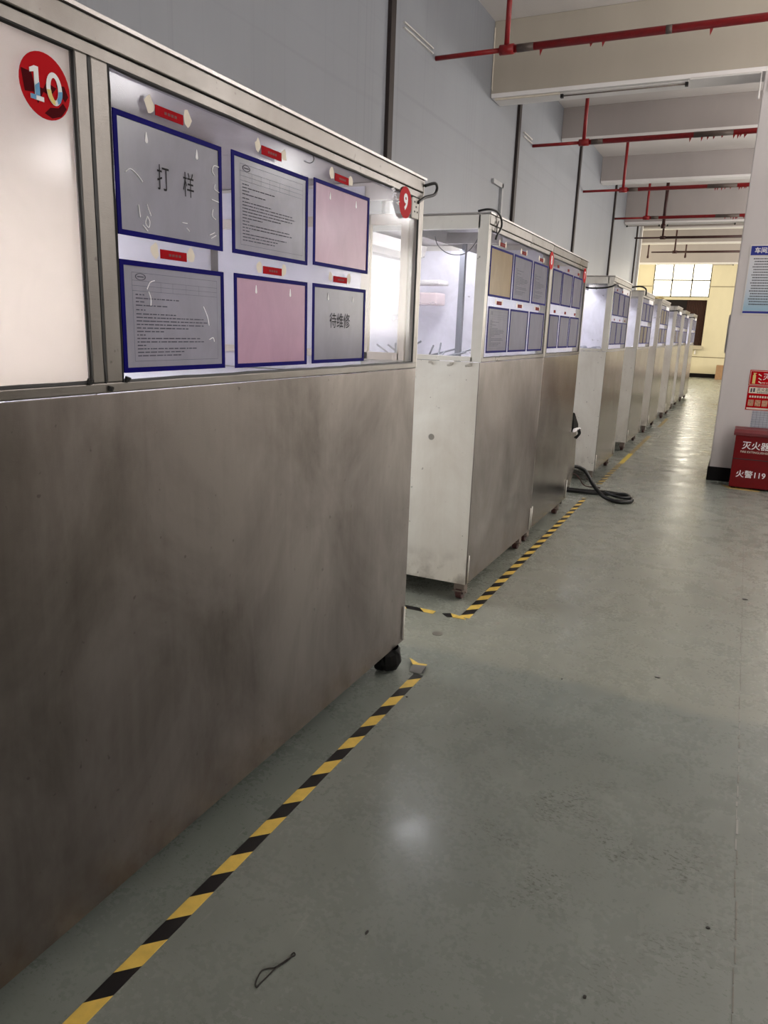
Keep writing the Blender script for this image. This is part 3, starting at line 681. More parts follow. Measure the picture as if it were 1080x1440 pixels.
# ---------------------------------------------------------------- number badges
def badge(X, cy, cz, r, num, label, odd=False):
    R = root('number_badge', (X, cy, cz-r), label, 'sticker', 'round red number stickers')
    n = 36; x = X+0.006
    d = MB().add([(x, cy+r*math.cos(2*math.pi*k/n), cz+r*math.sin(2*math.pi*k/n)) for k in range(n)]+[(x-0.001, cy+r*math.cos(2*math.pi*k/n), cz+r*math.sin(2*math.pi*k/n)) for k in range(n)],
                 [tuple(range(n))]+[(k, n+k, n+(k+1) % n, (k+1) % n) for k in range(n)])
    disc = obj('disc', d, M_BADGE, R)
    if num == '10':
        # darker maroon patches across the disc
        for pl in ([(-.95, .32), (-.55, .30), (-.45, -.05), (-.1, -.1), (.05, .15), (.45, .05), (.2, -.25), (-.1, -.2), (-.35, -.62), (-.5, -.3), (-.85, -.35)], [(.15, -.62), (.5, -.55), (.7, -.35), (.85, -.5), (.6, -.8), (.2, -.95), (-.1, -.85)], [(.45, .15), (.8, .2), (.95, -.1), (.8, -.3), (.6, -.1)]):
            obj('maroon_patch', MB().add([(x+0.0004, cy+r*a*.97, cz+r*b*.97) for a, b in pl], [tuple(range(len(pl)))]), simple('maroon_print', (74, 6, 14), 0.6, spec=0.03) if 'maroon_print' not in bpy.data.materials else bpy.data.materials['maroon_print'], disc)
    if num != '10': obj('numeral', text_mb(num, r*1.35, (x+0.0006, cy, cz), YR, ZU, bold=r*0.05), M_WHITE, disc)
    else:
        one = [(-.62, -.50), (-.10, -.50), (-.10, -.36), (-.26, -.36), (-.26, .50), (-.42, .50), (-.60, .40), (-.60, .27), (-.44, .32), (-.44, -.36), (-.62, -.36)]
        m = MB(); m.prism([(cy+r*a, cz+r*b) for a, b in one], 'x', x+0.0003, x+0.0012); obj('numeral', m, M_WHITE, disc)
        m = MB(); N = 28
        for k in range(N):
            a0, a1 = 2*math.pi*k/N, 2*math.pi*(k+1)/N
            P = lambda a, ra, rb: (x+0.0012, cy+r*(.34+ra*math.cos(a)), cz+r*rb*math.sin(a))
            m.add([P(a0, .32, .50), P(a1, .32, .50), P(a1, .15, .34), P(a0, .15, .34)], [(0, 1, 2, 3)])
        obj('numeral', m, M_WHITE, disc)
    if num == '10':
        MB_ = simple('light_blue_print', (110, 160, 200), 0.6, spec=.05); MY = simple('pale_yellow_print', (226, 206, 130), 0.6, spec=.05)
        # coloured segments inside the numerals
        for pl, mm in (([(-.44, -.36), (-.26, -.36), (-.26, .06), (-.44, -.08)], MB_), ([(-.62, -.36), (-.62, -.50), (-.42, -.50), (-.42, -.36)], MB_),
                       ([(.49, -.05), (.66, 0), (.64, -.18), (.56, -.36), (.46, -.44), (.42, -.30), (.47, -.2)], MB_), ([(.02, -.08), (.19, -.05), (.22, -.2), (.30, -.33), (.34, -.34), (.34, -.49), (.2, -.45), (.08, -.3)], MY)):
            obj('colour_fill', MB().add([(x+0.0022, cy+r*a, cz+r*b) for a, b in pl], [tuple(range(len(pl)))]), mm, disc)
    return R
badge(X1, 1.091, 1.909, 0.056, '10', 'round red sticker with number 10 on the nearest cabinet')
badge(X1, 2.72, 1.958, 0.056, '9', 'round red sticker with white number 9 on the nearest cabinet')
badge(-1.24, 5.095, 1.965, 0.056, '8', 'round red number sticker at the far end of the second cabinet')
badge(-1.245, 6.25, 1.955, 0.056, '7', 'round red number sticker at the far end of the third cabinet')

# ---------------------------------------------------------------- nearest cabinet details
C1 = CABS[0]
# white backing behind the left bay
M_FILM = NT('white_window_film'); _d = M_FILM.n('ShaderNodeBsdfDiffuse'); _d.inputs[0].default_value = srgb(200, 192, 182); _t = M_FILM.n('ShaderNodeBsdfTranslucent'); _t.inputs[0].default_value = srgb(242, 230, 210)
_m = M_FILM.n('ShaderNodeMixShader'); _m.inputs[0].default_value = 0.68; M_FILM.l(_d.outputs[0], _m.inputs[1]); M_FILM.l(_t.outputs[0], _m.inputs[2]); M_FILM.l(_m.outputs[0], M_FILM.out.inputs[0])
obj('white_film', MB().add([(-1.244, -0.95, 1.362), (-1.244, 1.164, 1.362), (-1.244, 1.164, 1.995), (-1.244, -0.95, 1.995)], [(0, 1, 2, 3)]), M_FILM.m, C1)
obj('inner_side_panel', MB().box(-2.24, -1.475, 2.862, 2.866, 1.305, 2.05), M_WHITEIN, C1)
obj('bay_partition', MB().box(-2.24, -1.262, 1.199, 1.203, 1.305, 2.05), M_WHITEIN, C1)
# inner end window frame seen through the pane
ifr = MB(); yy = 2.845
for (x0, x1, z0, z1) in ((-2.2, -1.29, 1.90, 1.94), (-2.2, -1.29, 1.37, 1.40), (-1.30, -1.268, 1.37, 1.94), (-1.475, -1.435, 1.37, 1.94)): ifr.box(x0, x1, yy, yy+0.02, z0, z1)
obj('inner_window_frame', ifr, M_CREAM, C1, bevel=0.002)
so = root('wall_socket', (-1.25, 2.83, 1.93), 'grey socket plate with holes beside the red 9 sticker', 'socket')
obj('plate', MB().box(-1.236, -1.231, 2.79, 2.86, 1.915, 1.995), M_SOCK, so, bevel=0.003)
hs = MB()
for (a, b) in ((2.81, 1.975), (2.84, 1.978), (2.812, 1.94), (2.838, 1.94), (2.825, 1.958)): hs.box(-1.231, -1.2302, a-0.004, a+0.004, b-0.003, b+0.003)
obj('socket_hole', hs, M_BLACKP, so)
wire_thing('black_cable', spline([(-1.225, 2.89, 2.045), (-1.20, 2.93, 2.06), (-1.20, 2.955, 2.045), (-1.205, 2.94, 2.02), (-1.22, 2.88, 2.0), (-1.228, 2.835, 1.975)]), 0.006, M_CABLE, 'short black cable curling round the far top corner of the nearest cabinet', 'cable')
wire_thing('thin_wire', spline([(-1.233, 2.02, 1.995), (-1.229, 2.045, 1.985), (-1.227, 2.045, 1.97), (-1.228, 2.025, 1.96), (-1.232, 2.0, 1.961)]), 0.0012, M_SEAL, 'thin hooked wire hanging below the top rail of the nearest cabinet', 'wire')
g = MB()
for (a, b) in ((1.155, 1.37), (1.262, 1.37), (1.21, 1.352)): g.cyl((-1.232, a, b-0.005), (-1.229, a+0.002, b+0.004), 0.007, 7)
obj('sealant_blob', g, M_SEAL, C1)
# frosted splash marks and scraps
wp = MB(); rr = random.Random(5)
for k in range(10):
    a = 2.60+k*0.006; b = 1.985-0.004*k+rr.uniform(-.006, .006); wp.cyl((-1.232, a, b), (-1.231, a+0.012, b+rr.uniform(-.008, .008)), 0.003, 5)
tag(obj('torn_tape_scrap', wp, M_WHITE), 'torn white tape scrap near the 9 sticker', 'tape')

# second cabinet: inside, seen through the end window
C2 = CABS[1]
def inner(parent, name, mb, m, **k): return obj(name, mb, m, parent, **k)
inner(C2, 'inner_post', MB().box(-1.70, -1.665, 4.62, 4.655, 1.30, 2.06), simple('grey_inner_post', (120, 122, 132), 0.5), bevel=0.002)
inner(C2, 'inner_duct', MB().prism([(-2.2, 1.96), (-2.2, 2.05), (-2.08, 2.05), (-2.10, 1.98)], 'y', 4.1, 5.0), M_SOCK, bevel=0.004)
inner(C2, 'inner_hood', MB().box(-1.67, -1.34, 4.3, 4.33, 1.99, 2.05), M_ROOF)
bx = inner(C2, 'inner_machine_box', MB().box(-2.12, -1.90, 4.80, 4.98, 1.79, 1.82), M_FIXT, bevel=0.01)
inner(C2, 'inner_bracket', MB().box(-2.12, -1.92, 4.82, 4.98, 1.66, 1.74), simple('pinkish_plastic', (226, 206, 206), 0.5), bevel=0.01)
wire_thing('hanging_cable', spline([(-1.345, 3.95, 1.995), (-1.40, 3.98, 1.93), (-1.47, 4.02, 1.90), (-1.56, 4.05, 1.91), (-1.62, 4.05, 1.95), (-1.64, 4.04, 2.0)]), 0.0025, M_CABLE, 'thin dark cable looping inside the end window of the second cabinet', 'cable')
rr = random.Random(11)
clu = MB()
for k in range(16):
    a = Vector((rr.uniform(-1.95, -1.5), rr.uniform(4.0, 4.6), 1.312)); b = a+Vector((rr.uniform(-.25, .25), rr.uniform(-.1, .2), rr.uniform(0, .12)))
    clu.cyl(a, b, 0.006, 6)
tag(obj('heap_of_rods', clu, simple('dull_grey_rod', (110, 112, 120), 0.4, 0.6)), 'grey tangle of thin rods behind the end window of the second cabinet', 'rods', kind='stuff')
wire_thing('black_cable', spline([(-1.30, 3.76, 2.08), (-1.25, 3.77, 2.088), (-1.225, 3.83, 2.085), (-1.218, 3.885, 2.06), (-1.218, 3.90, 2.02), (-1.228, 3.865, 1.975), (-1.232, 3.86, 1.955)]), 0.0055, M_CABLE, 'black cable hooked over the near top corner of the second cabinet', 'cable')
wire_thing('thin_wire', spline([(-1.228, 3.86, 1.985), (-1.222, 3.84, 2.01), (-1.225, 3.87, 2.045)]), 0.003, M_CABLE, 'short black wire tail under the cable of the second cabinet', 'wire')
sm = MB()
rr = random.Random(2)
for cx_ in (-1.30, -1.40, -1.52, -1.64):
    for k in range(5): sm.cyl((cx_+rr.uniform(-.02, .02), 3.757, 1.325+rr.uniform(-.006, .006)), (cx_+rr.uniform(-.02, .02), 3.755, 1.325+rr.uniform(-.006, .006)), 0.006, 6)
obj('glue_smear', sm, M_SOCK, C2)
dn = MB()
dn.cyl((-1.49, 3.7590, 0.93), (-1.49, 3.7597, 0.93), 0.017, 14)
obj('dent', dn, simple('dent_shade', (150, 146, 140), 0.3, 0.6), C2)
# fourth cabinet: rolls on the shelf
rr = random.Random(21)
MBR = simple('blue_film_roll', (70, 84, 150), 0.4); MWR = simple('white_film_roll', (206, 208, 226), 0.4)
for k in range(6):
    x = -1.34-0.075*k; m_ = MBR if k % 2 == 0 else MWR
    r_ = root('film_roll', (x, 8.1, 1.30), '%s %s roll behind the end window of the fourth cabinet' % (['right-hand', 'right-hand', 'middle', 'middle', 'left-hand', 'left-hand'][k], 'blue' if k % 2 == 0 else 'white'), 'roll', 'rolls inside the fourth cabinet, %s ones' % ('blue' if k % 2 == 0 else 'white'))
    obj('roll', MB().cyl((x, 7.95, 1.335+0.02*(k % 2)), (x-0.02, 8.35, 1.335+0.02*(k % 2)), 0.033, 14), m_, r_, smooth=False)
    obj('core', MB().cyl((x, 7.945, 1.335+0.02*(k % 2)), (x, 7.955, 1.335+0.02*(k % 2)), 0.014, 10), M_SOCK, r_)
wire_thing('black_cable', spline([(-1.62, 7.845, 1.985), (-1.5, 7.84, 1.955), (-1.36, 7.83, 1.955), (-1.28, 7.82, 1.97), (-1.25, 7.86, 1.99), (-1.245, 7.95, 2.0), (-1.26, 8.1, 1.985)]), 0.008, M_CABLE, 'black cable drooping across the near end of the fourth cabinet', 'cable')
wire_thing('black_cable', spline([(-1.55, 10.28, 2.085), (-1.45, 10.28, 2.105), (-1.33, 10.28, 2.12), (-1.26, 10.30, 2.09), (-1.258, 10.36, 2.02)]), 0.010, M_CABLE, 'black cable arching over the near top corner of the fifth cabinet', 'cable')
wire_thing('yellow_cable', spline([(-1.55, 12.6, 2.09), (-1.45, 12.62, 2.11), (-1.38, 12.6, 2.09), (-1.32, 12.66, 2.10), (-1.27, 12.7, 2.09)]), 0.010, M_TYEL2, 'yellowish cable heaped on top of the sixth cabinet', 'cable')
for k, (X, Y) in enumerate(((-1.25, 15.05), (-1.275, 17.3), (-1.25, 19.55))):
    wire_thing('black_cable', spline([(X-0.25, Y-0.02, 2.03), (X-0.12, Y-0.02, 1.98), (X+0.012, Y-0.018, 1.99), (X+0.024, Y+0.08, 1.96), (X+0.02, Y+0.2, 2.0)]), 0.009, M_CABLE, 'dark cable hanging at the near top corner of the %s cabinet' % CORD[6+k], 'cable')

# low side box behind the third cabinet
lb = root('side_box', (-1.45, 6.7, 0.12), 'low metal box at the far foot of the third cabinet', 'box')
obj('casing', MB().prism([(6.36, 0.14), (6.72, 0.14), (6.88, 0.30), (6.80, 0.69), (6.36, 0.69)], 'x', -1.62, -1.29), M_STEEL2, lb, bevel=0.004)
for yy in (6.42, 6.66):
    for xx in (-1.56, -1.35): obj('leg', MB().box(xx-0.015, xx+0.015, yy-0.015, yy+0.015, 0, 0.15), M_DARK, lb)
tb = root('black_pouch', (-1.27, 6.5, 0.69), 'black folded pouch with a white rag on the low metal box', 'pouch')
obj('pouch', MB().prism([(6.40, 0.69), (6.62, 0.69), (6.60, 0.745), (6.50, 0.80), (6.40, 0.86), (6.37, 0.80)], 'x', -1.42, -1.24), M_RUBBER, tb, bevel=0.01)
obj('white_rag', MB().prism([(6.38, 0.692), (6.66, 0.692), (6.68, 0.70), (6.55, 0.716), (6.40, 0.722)], 'x', -1.245, -1.225), M_WHITE, tb, bevel=0.006)
obj('strap', MB().tube(spline([(-1.222, 6.56, 0.70), (-1.22, 6.60, 0.66), (-1.255, 6.63, 0.61)]), 0.008, 6), M_CABLE, tb)
obj('strap', MB().tube(spline([(-1.222, 6.50, 0.70), (-1.22, 6.54, 0.66), (-1.255, 6.56, 0.625)]), 0.008, 6), M_CABLE, tb)

# hoses on the floor
wire_thing('black_hose', spline([(-1.40, 6.90, 0.25), (-1.33, 7.02, 0.29), (-1.24, 7.14, 0.24), (-1.16, 7.12, 0.14), (-1.06, 7.06, 0.05), (-0.95, 6.98, 0.022), (-0.85, 6.96, 0.02), (-0.78, 7.04, 0.02), (-0.80, 7.18, 0.02), (-0.92, 7.30, 0.02), (-1.08, 7.31, 0.02), (-1.25, 7.27, 0.02), (-1.45, 7.25, 0.022), (-1.75, 7.3, 0.022)], 8), 0.019, M_CABLE, 'thick black hose looping out over the floor past the third cabinet', 'hose', 10)
wire_thing('black_hose', spline([(-1.02, 7.10, 0.065), (-0.92, 7.02, 0.055), (-0.84, 7.02, 0.05), (-0.80, 7.10, 0.045), (-0.86, 7.22, 0.045), (-1.02, 7.25, 0.018), (-1.25, 7.21, 0.018), (-1.55, 7.20, 0.018)], 8), 0.014, M_CABLE, 'second thinner black hose lying along the thick hose loop', 'hose', 8)
wire_thing('brown_wire', spline([(-1.36, 6.92, 0.25), (-1.30, 7.08, 0.2), (-1.25, 7.18, 0.1), (-1.20, 7.22, 0.075), (-1.12, 7.18, 0.09), (-1.08, 7.10, 0.10)], 6), 0.006, M_WHEEL, 'thin dark wire drooping between the hose and the third cabinet', 'wire', 6)

# ---------------------------------------------------------------- hazard tape
def tape_y(x0, x1, ya, yb, pitch, phase, name_lab, mats=(M_TBLACK, M_TYEL), xe=None, skew=1.0, h=0.0011, cuts=None):
    """striped strip along Y, two materials, 45 degree stripes; xe = (x0, x1) at the far end"""
    m = MB(); sh = (x1-x0)*skew; e = xe or (x0, x1)
    def xa(y): t = (y-ya)/(yb-ya); return x0+(e[0]-x0)*t
    def xb(y): t = (y-ya)/(yb-ya); return x1+(e[1]-x1)*t
    k = -2; y = ya+phase-2*pitch*2
    k = 0
    while y < yb:
        l0, l1 = max(ya, min(yb, y)), max(ya, min(yb, y+pitch)); r0, r1 = max(ya, min(yb, y+sh)), max(ya, min(yb, y+pitch+sh))
        if l1 > l0 or r1 > r0:
            pl = [(xa(l0), l0), (xb(r0), r0), (xb(r1), r1), (xa(l1), l1)]
            if not (l1 > l0): pl = pl[:3] if False else [(xa(l0), l0), (xb(r0), r0), (xb(r1), r1)]
            if not (r1 > r0): pl = [(xa(l0), l0), (xb(r0), r0), (xa(l1), l1)]
            m.prism(pl, 'z', 0.0, h, k % 2)
        y += pitch; k += 1
    o = obj('hazard_tape', m, list(mats)); tag(o, name_lab, 'tape', 'black and yellow floor tape'); return o
# boundary between yellow (near) and black at left edge y=0.953; yellow 0.895..0.953
tape_y(-1.150, -1.105, 0.2, 2.835, 0.0905, 0.953-0.2-0.0905*8+4*0.0905, 'near black and yellow floor tape running along the nearest cabinet')
tape_y(-1.205, -1.150, 3.585, 7.02, 0.0865, 0.02, 'black and yellow floor tape running past the second and third cabinets', xe=(-1.215, -1.172), skew=1.0)
tape_y(-1.225, -1.170, 7.80, 9.3, 0.09, 0.02, 'worn floor tape beside the fourth cabinet', mats=(M_TBLK2, M_TYEL2))
tag(obj('yellow_tape', MB().box(-1.22, -1.165, 9.3, 10.15, 0, 0.001), simple('yellow_floor_tape', (206, 180, 60), 0.5)), 'plain yellow piece of floor tape beyond the fourth cabinet', 'tape')
tape_y(-1.22, -1.165, 10.15, 12.2, 0.09, 0.02, 'faint worn floor tape beside the fifth cabinet', mats=(M_TBLK2, M_TYEL2))
tape_y(-1.22, -1.165, 13.6, 15.2, 0.09, 0.02, 'faint worn floor tape past the sixth cabinet', mats=(M_TBLK2, M_TYEL2))
# torn end of the near tape
te = root('torn_tape_end', (-1.16, 2.9, 0), 'crumpled torn end of the near floor tape by the caster', 'tape')
obj('grey_underside', MB().add([(-1.175, 2.84, .002), (-1.12, 2.84, .004), (-1.115, 2.895, .022), (-1.18, 2.89, .016)], [(0, 1, 2, 3)]), simple('grey_tape_underside', (120, 118, 114), 0.5), te)
obj('yellow_flap', MB().add([(-1.225, 2.955, .012), (-1.18, 2.89, .016), (-1.115, 2.895, .022), (-1.125, 2.93, .012), (-1.17, 2.935, .006)], [(0, 1, 2, 3, 4)]), M_TYEL, te)
obj('black_flap', MB().add([(-1.115, 2.895, .022), (-1.112, 2.86, .002), (-1.118, 2.85, .002), (-1.122, 2.875, .01)], [(0, 1, 2, 3)]), M_TBLACK, te)
def tape_x(xa, xb, y, lab, ph=0.0, wy=0.045):
    m = MB(); p = 0.1; x = xa-ph; k = 0
    while x < xb:
        c0, c1 = max(xa, x), min(xb, x+p); d0, d1 = max(xa, min(xb, x+0.04)), max(xa, min(xb, x+p+0.04))
        if c1 > c0 and d1 > d0: m.prism([(c0, y+wy), (d0, y), (d1, y), (c1, y+wy)], 'z', 0, 0.0012, k % 2)
        x += p; k += 1
    tag(obj('hazard_tape', m, [M_TYEL, M_TBLACK]), lab, 'tape', 'black and yellow floor tape')
tape_x(-1.62, -1.345, 3.548, 'short cross piece of floor tape in the gap between nearest and second cabinets', 0.02)
m_ = MB(); m_.prism([(-1.30, 3.575), (-1.265, 3.545), (-1.235, 3.555), (-1.262, 3.60)], 'z', 0, 0.004, 0); m_.prism([(-1.262, 3.60), (-1.235, 3.555), (-1.16, 3.56), (-1.19, 3.585)], 'z', 0, 0.003, 1)
tag(obj('tape_scrap', m_, [M_TBLACK, M_TYEL]), 'torn scrap of black and yellow tape in front of the second cabinet caster', 'tape')
# black wrap hanging around the near caster of cabinet 1
cb = MB(); rr = random.Random(9)
cx_, cy_ = -1.265, 2.81
ring = []
N = 14
for lv, (z, r_) in enumerate(((0.118, 0.045), (0.09, 0.056), (0.05, 0.052), (0.012, 0.035))):
    ring.append([(cx_+math.cos(2*math.pi*k/N)*r_*rr.uniform(.8, 1.15), cy_+math.sin(2*math.pi*k/N)*r_*1.1*rr.uniform(.8, 1.2), z+rr.uniform(-.006, .006) if 0 < lv < 3 else z) for k in range(N)])
vs = [v for r_ in ring for v in r_]
cb.add(vs, [(l*N+k, l*N+(k+1) % N, (l+1)*N+(k+1) % N, (l+1)*N+k) for l in range(3) for k in range(N)])
obj('ragged_wrap', cb, M_RUBBER, C1)

# ---------------------------------------------------------------- floor litter
wl_pts = [(-0.807, 1.283), (-0.803, 1.288), (-0.798, 1.283), (-0.803, 1.273), (-0.815, 1.245), (-0.822, 1.228), (-0.833, 1.222), (-0.843, 1.208), (-0.842, 1.19), (-0.836, 1.172), (-0.828, 1.165), (-0.826, 1.178), (-0.823, 1.20), (-0.818, 1.228), (-0.808, 1.255), (-0.803, 1.272), (-0.807, 1.283)]
wire_thing('twisted_wire', spline([(a, b, 0.002+0.0012*(i % 2)) for i, (a, b) in enumerate(wl_pts)], 4), 0.0017, M_CHIP, 'small twisted dark wire loop lying on the floor in the foreground', 'wire', 6)
chips = [(-0.674, 1.428, .003, .011, 'small dark twig on the floor right of the twisted wire'), (0.111, 1.858, .006, .005, 'small dark crumb on the floor near the lower right edge'), (-0.164, 3.349, .014, .006, 'dark flake on the floor in mid aisle'),
         (-0.138, 1.496, .006, .005, 'dark crumb at the bottom of the picture, right of centre'), (0.188, 4.719, .018, .012, 'brown leaf-like flake on the floor joint'), (-0.549, 3.115, .004, .004, 'tiny dark crumb left of the mid-aisle flake'),
         (-1.09, 2.62, .005, .004, 'tiny black crumb beside the torn tape end')]
for (x, y, a, b, lab) in chips:
    n = 7; rr = random.Random(int(x*1000)); pts = [(x+a*math.cos(2*math.pi*k/n)*rr.uniform(.5, 1.2), y+b*math.sin(2*math.pi*k/n)*rr.uniform(.5, 1.2)) for k in range(n)]
    tag(obj('debris', MB().prism(pts, 'z', 0, 0.003), M_CHIP), lab, 'debris')
n = 24
tag(obj('floor_disc', MB().cyl((-1.225, 3.31, 0), (-1.225, 3.31, 0.0015), 0.026, n), simple('grey_disc', (108, 104, 96), 0.6)), 'small grey disc on the floor between the two nearest cabinets', 'disc')

# ---------------------------------------------------------------- column notices and extinguisher box
YC = 8.8
nb = root('notice_board', (0.25, YC, 1.77), 'white and blue workshop rules notice on the column', 'notice')
obj('board', MB().box(-0.105, 0.52, YC-0.006, YC, 1.765, 2.445), M_FIXT, nb, bevel=0.001)
t = NT('notice_gradient'); gg = t.n('ShaderNodeNewGeometry'); sx = t.n('ShaderNodeSeparateXYZ'); t.l(gg.outputs['Position'], sx.inputs[0])
t.l(t.ramp(t.mr(sx.outputs['Z'], 1.8, 2.3, 0, 1), [(0, srgb(150, 186, 206)), (0.45, srgb(206, 212, 220)), (1, srgb(222, 222, 226))]), t.b.inputs['Base Color']); t.b.inputs['Roughness'].default_value = 0.3
obj('pale_field', MB().box(-0.095, 0.51, YC-0.0066, YC-0.006, 1.80, 2.33), t.m, nb)
obj('blue_header', MB().box(-0.095, 0.51, YC-0.0075, YC-0.006, 2.345, 2.435), M_BLUE2, nb)
obj('blue_footer', MB().box(-0.095, 0.51, YC-0.0075, YC-0.006, 1.775, 1.797), M_BLUE2, nb)
obj('title_lettering', text_mb('车间卫生管理制度', 0.058, (-0.062, YC-0.0078, 2.388), XR, ZU, center=False, bold=0.0012), M_WHITE, nb)
ln = MB(); rr = random.Random(13)
for k in range(18):
    z = 2.305-k*0.0262; a = -0.06+(0.012 if k % 3 else 0.0)
    end = 0.48 if k % 4 else 0.12+rr.random()*0.2
    while a < end:
        b = a+rr.uniform(0.008, 0.014); ln.add([(a, YC-0.0072, z), (b, YC-0.0072, z), (b, YC-0.0072, z+0.011), (a, YC-0.0072, z+0.011)], [(0, 1, 2, 3)]); a = b+0.004
obj('rule_lines', ln, M_GREYP, nb)
# fire signs
fs = root('fire_sign', (0.25, YC, 1.04), 'red extinguisher sign with gold figure, upper of the two on the column', 'sign')
obj('board', MB().box(0.064, 0.50, YC-0.004, YC, 1.045, 1.205), M_BADGE, fs)
fr = MB()
for (x0, x1, z0, z1) in ((0.071, 0.494, 1.193, 1.197), (0.071, 0.494, 1.053, 1.057), (0.071, 0.075, 1.053, 1.197)): fr.box(x0, x1, YC-0.0048, YC-0.004, z0, z1)
obj('border_line', fr, M_RESID, fs)
ex = MB(); ex.box(0.096, 0.124, YC-0.006, YC-0.004, 1.065, 1.155); ex.box(0.103, 0.117, YC-0.006, YC-0.004, 1.155, 1.168); ex.box(0.098, 0.128, YC-0.006, YC-0.004, 1.168, 1.175)
obj('extinguisher_symbol', ex, M_GOLD, fs)
fl = MB()
for (a, b) in ((0.145, 1.16), (0.148, 1.12), (0.152, 1.085)):
    fl.add([(a, YC-0.0055, b), (a+0.03, YC-0.0055, b-0.018), (a+0.034, YC-0.0055, b-0.01), (a+0.006, YC-0.0055, b+0.008)], [(0, 1, 2, 3)])
obj('flame_symbol', fl, M_RESID, fs)
obj('lettering', text_mb('灭火器', 0.075, (0.19, YC-0.0046, 1.135), XR, ZU, center=False), M_WHITE, fs)
obj('small_lettering', text_mb('FIRE EXTINGUISHER', 0.02, (0.185, YC-0.0046, 1.076), XR, ZU, center=False), M_RESID, fs)
f2_ = root('fire_sign', (0.25, YC, 0.79), 'red and white extinguisher instruction sign, lower of the two on the column', 'sign')
obj('board', MB().box(0.067, 0.50, YC-0.004, YC, 0.79, 1.040), M_BADGE, f2_)
obj('white_band', MB().box(0.078, 0.494, YC-0.005, YC-0.004, 0.965, 1.028), M_RESID, f2_)
obj('white_band', MB().box(0.078, 0.494, YC-0.005, YC-0.004, 0.797, 0.815), M_RESID, f2_)
obj('lettering', text_mb('灭火器使用', 0.04, (0.15, YC-0.0054, 1.003), XR, ZU, center=False), M_BLACKP, f2_)
pc = MB()
for k in range(6): pc.box(0.085+k*0.066, 0.138+k*0.066, YC-0.005, YC-0.004, 0.833, 0.897)
obj('picture_square', pc, simple('tan_print', (186, 140, 110), 0.5, var=0.4, scale=60), f2_)
pm = MB()
for (a, b, c, d) in ((0.093, 0.108, 0.975, 1.015), (0.118, 0.135, 0.978, 1.018)): pm.box(a, b, YC-0.0056, YC-0.005, c, d)
for k in range(9): pm.box(0.156+k*.02, 0.17+k*.02, YC-0.0056, YC-0.005, 0.972, 0.980)
obj('dark_symbol', pm, M_GREYP, f2_)
pm = MB()
for k in range(14): pm.box(0.09+k*.024, 0.106+k*.024, YC-0.0056, YC-0.005, 0.92, 0.94)
obj('small_lettering', pm, M_RESID, f2_)
pg = root('record_card', (0.3, YC, 0.6), 'pale ruled record card under the red signs on the column', 'card')
obj('sheet', MB().box(0.14, 0.44, YC-0.002, YC, 0.60, 0.785), simple('pale_card', (172, 176, 186), 0.5), pg)
gl = MB()
for k in range(7): gl.box(0.14, 0.44, YC-0.0026, YC-0.002, 0.62+k*0.024, 0.6215+k*0.024)
for k in range(9): gl.box(0.15+k*0.035, 0.1515+k*0.035, YC-0.0026, YC-0.002, 0.60, 0.785)
obj('ruled_lines', gl, M_GREYP, pg)
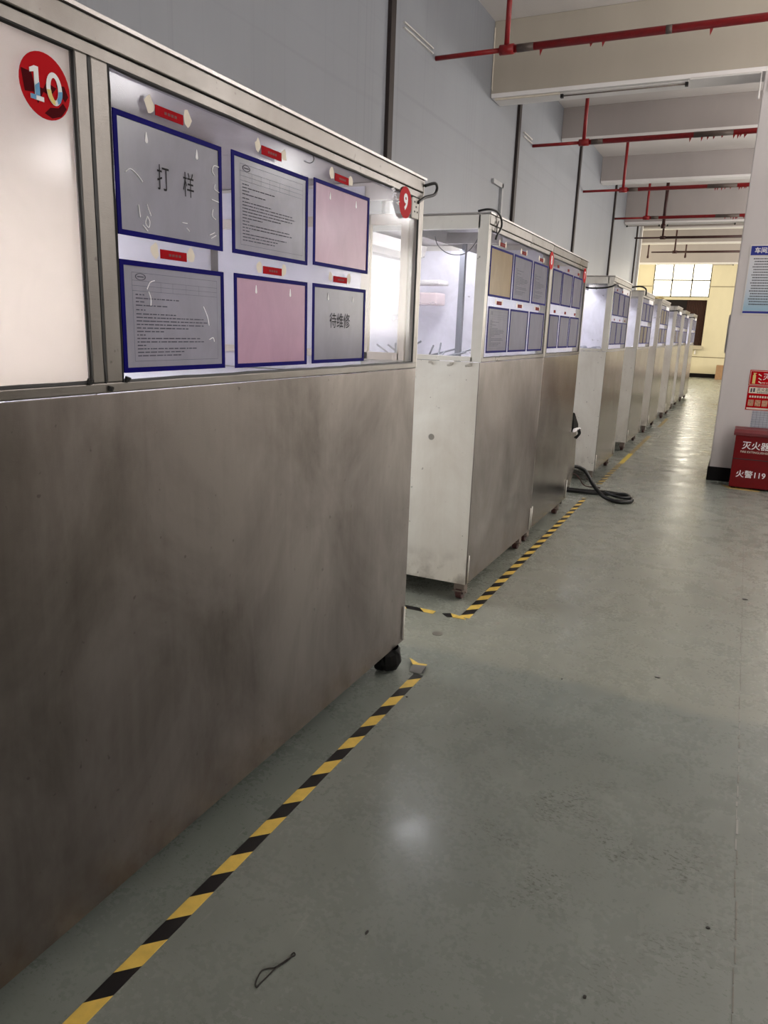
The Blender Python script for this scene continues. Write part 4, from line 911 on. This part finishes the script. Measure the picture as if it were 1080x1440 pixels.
# extinguisher box (slightly narrower at the top)
YX = 8.43
eb = root('extinguisher_box', (0.3, YX+0.15, 0.02), 'dark red fire extinguisher box standing at the foot of the column', 'box')
obj('body', MB().box(0.018, 0.66, YX, YX+0.26, 0.018, 0.565), M_BOX, eb, bevel=0.006)
obj('lid', MB().prism([(YX-0.012, 0.555), (YX-0.012, 0.585), (YX+0.02, 0.615), (YX+0.27, 0.62), (YX+0.27, 0.555)], 'x', -0.002, 0.68), simple('dull_red_lid', (100, 22, 28), 0.45), eb, bevel=0.004)
obj('handle_slot', MB().box(0.02, 0.66, YX-0.003, YX, 0.31, 0.318), M_TBLACK, eb)
bs = MB()
for x in (0.04, 0.6): bs.box(x, x+0.04, YX+0.02, YX+0.24, 0, 0.018)
obj('foot', bs, M_SKIRT, eb)
obj('title_lettering', text_mb('灭火器箱', 0.086, (0.088, YX-0.001, 0.452), XR, ZU, center=False, bold=0.001), M_WHITE, eb)
obj('small_lettering', text_mb('FIRE EXTINGUISHER BOX', 0.030, (0.08, YX-0.001, 0.390), XR, ZU, center=False), M_RESID, eb)
obj('number_lettering', text_mb('火警119', 0.080, (0.068, YX-0.001, 0.155), XR, ZU, center=False, bold=0.001), M_WHITE, eb)
m_ = MB(); m_.prism([(-0.05, 8.56), (0.02, 8.40), (0.3, 8.37), (0.32, 8.42)], 'z', 0, 0.002)
tag(obj('worn_line', m_, M_TYEL2), 'worn yellowish floor line in front of the extinguisher box', 'tape')
# cardboard box far away
cbx = root('cardboard_box', (-0.72, 31.95, 0), 'brown cardboard box standing by the far wall', 'box')
obj('carton', MB().box(-0.97, -0.40, 31.7, 32.2, 0, 0.54), M_CARD, cbx, bevel=0.008)
obj('packing_tape', MB().box(-0.72, -0.66, 31.695, 31.70, 0.05, 0.545), M_RESID, cbx)
# cup-like hook under far sill
cl_ = root('small_bracket', (-1.85, YF-0.05, 0.9), 'small white bracket under the far dark window', 'bracket')
obj('bracket', MB().cyl((-1.86, YF-0.05, 0.9), (-1.86, YF-0.05, 1.02), 0.03, 10), M_FIXT, cl_)
obj('arm', MB().box(-1.87, -1.85, YF-0.06, YF, 1.0, 1.07), M_FIXT, cl_)
# cartons on the right-hand side of the aisle, mirrored in the far cabinets
k = 0
for (x, y, a, h) in ((0.95, 12.4, 0.55, 0.95), (1.1, 14.0, 0.6, 0.7), (0.95, 16.6, 0.6, 1.0), (1.1, 19.0, 0.5, 0.8)):
    r_ = root('cardboard_box', (x, y, 0), 'brown carton standing across the aisle behind the column, number %s along' % ['one', 'two', 'three', 'four'][k], 'box', 'cartons across the aisle')
    r_['label'] = ['nearest', 'second', 'third', 'farthest'][k]+' brown carton across the aisle, hidden behind the column'
    obj('carton', MB().box(x-a/2, x+a/2, y-a/2, y+a/2, 0, h), M_CARD, r_, bevel=0.01); k += 1
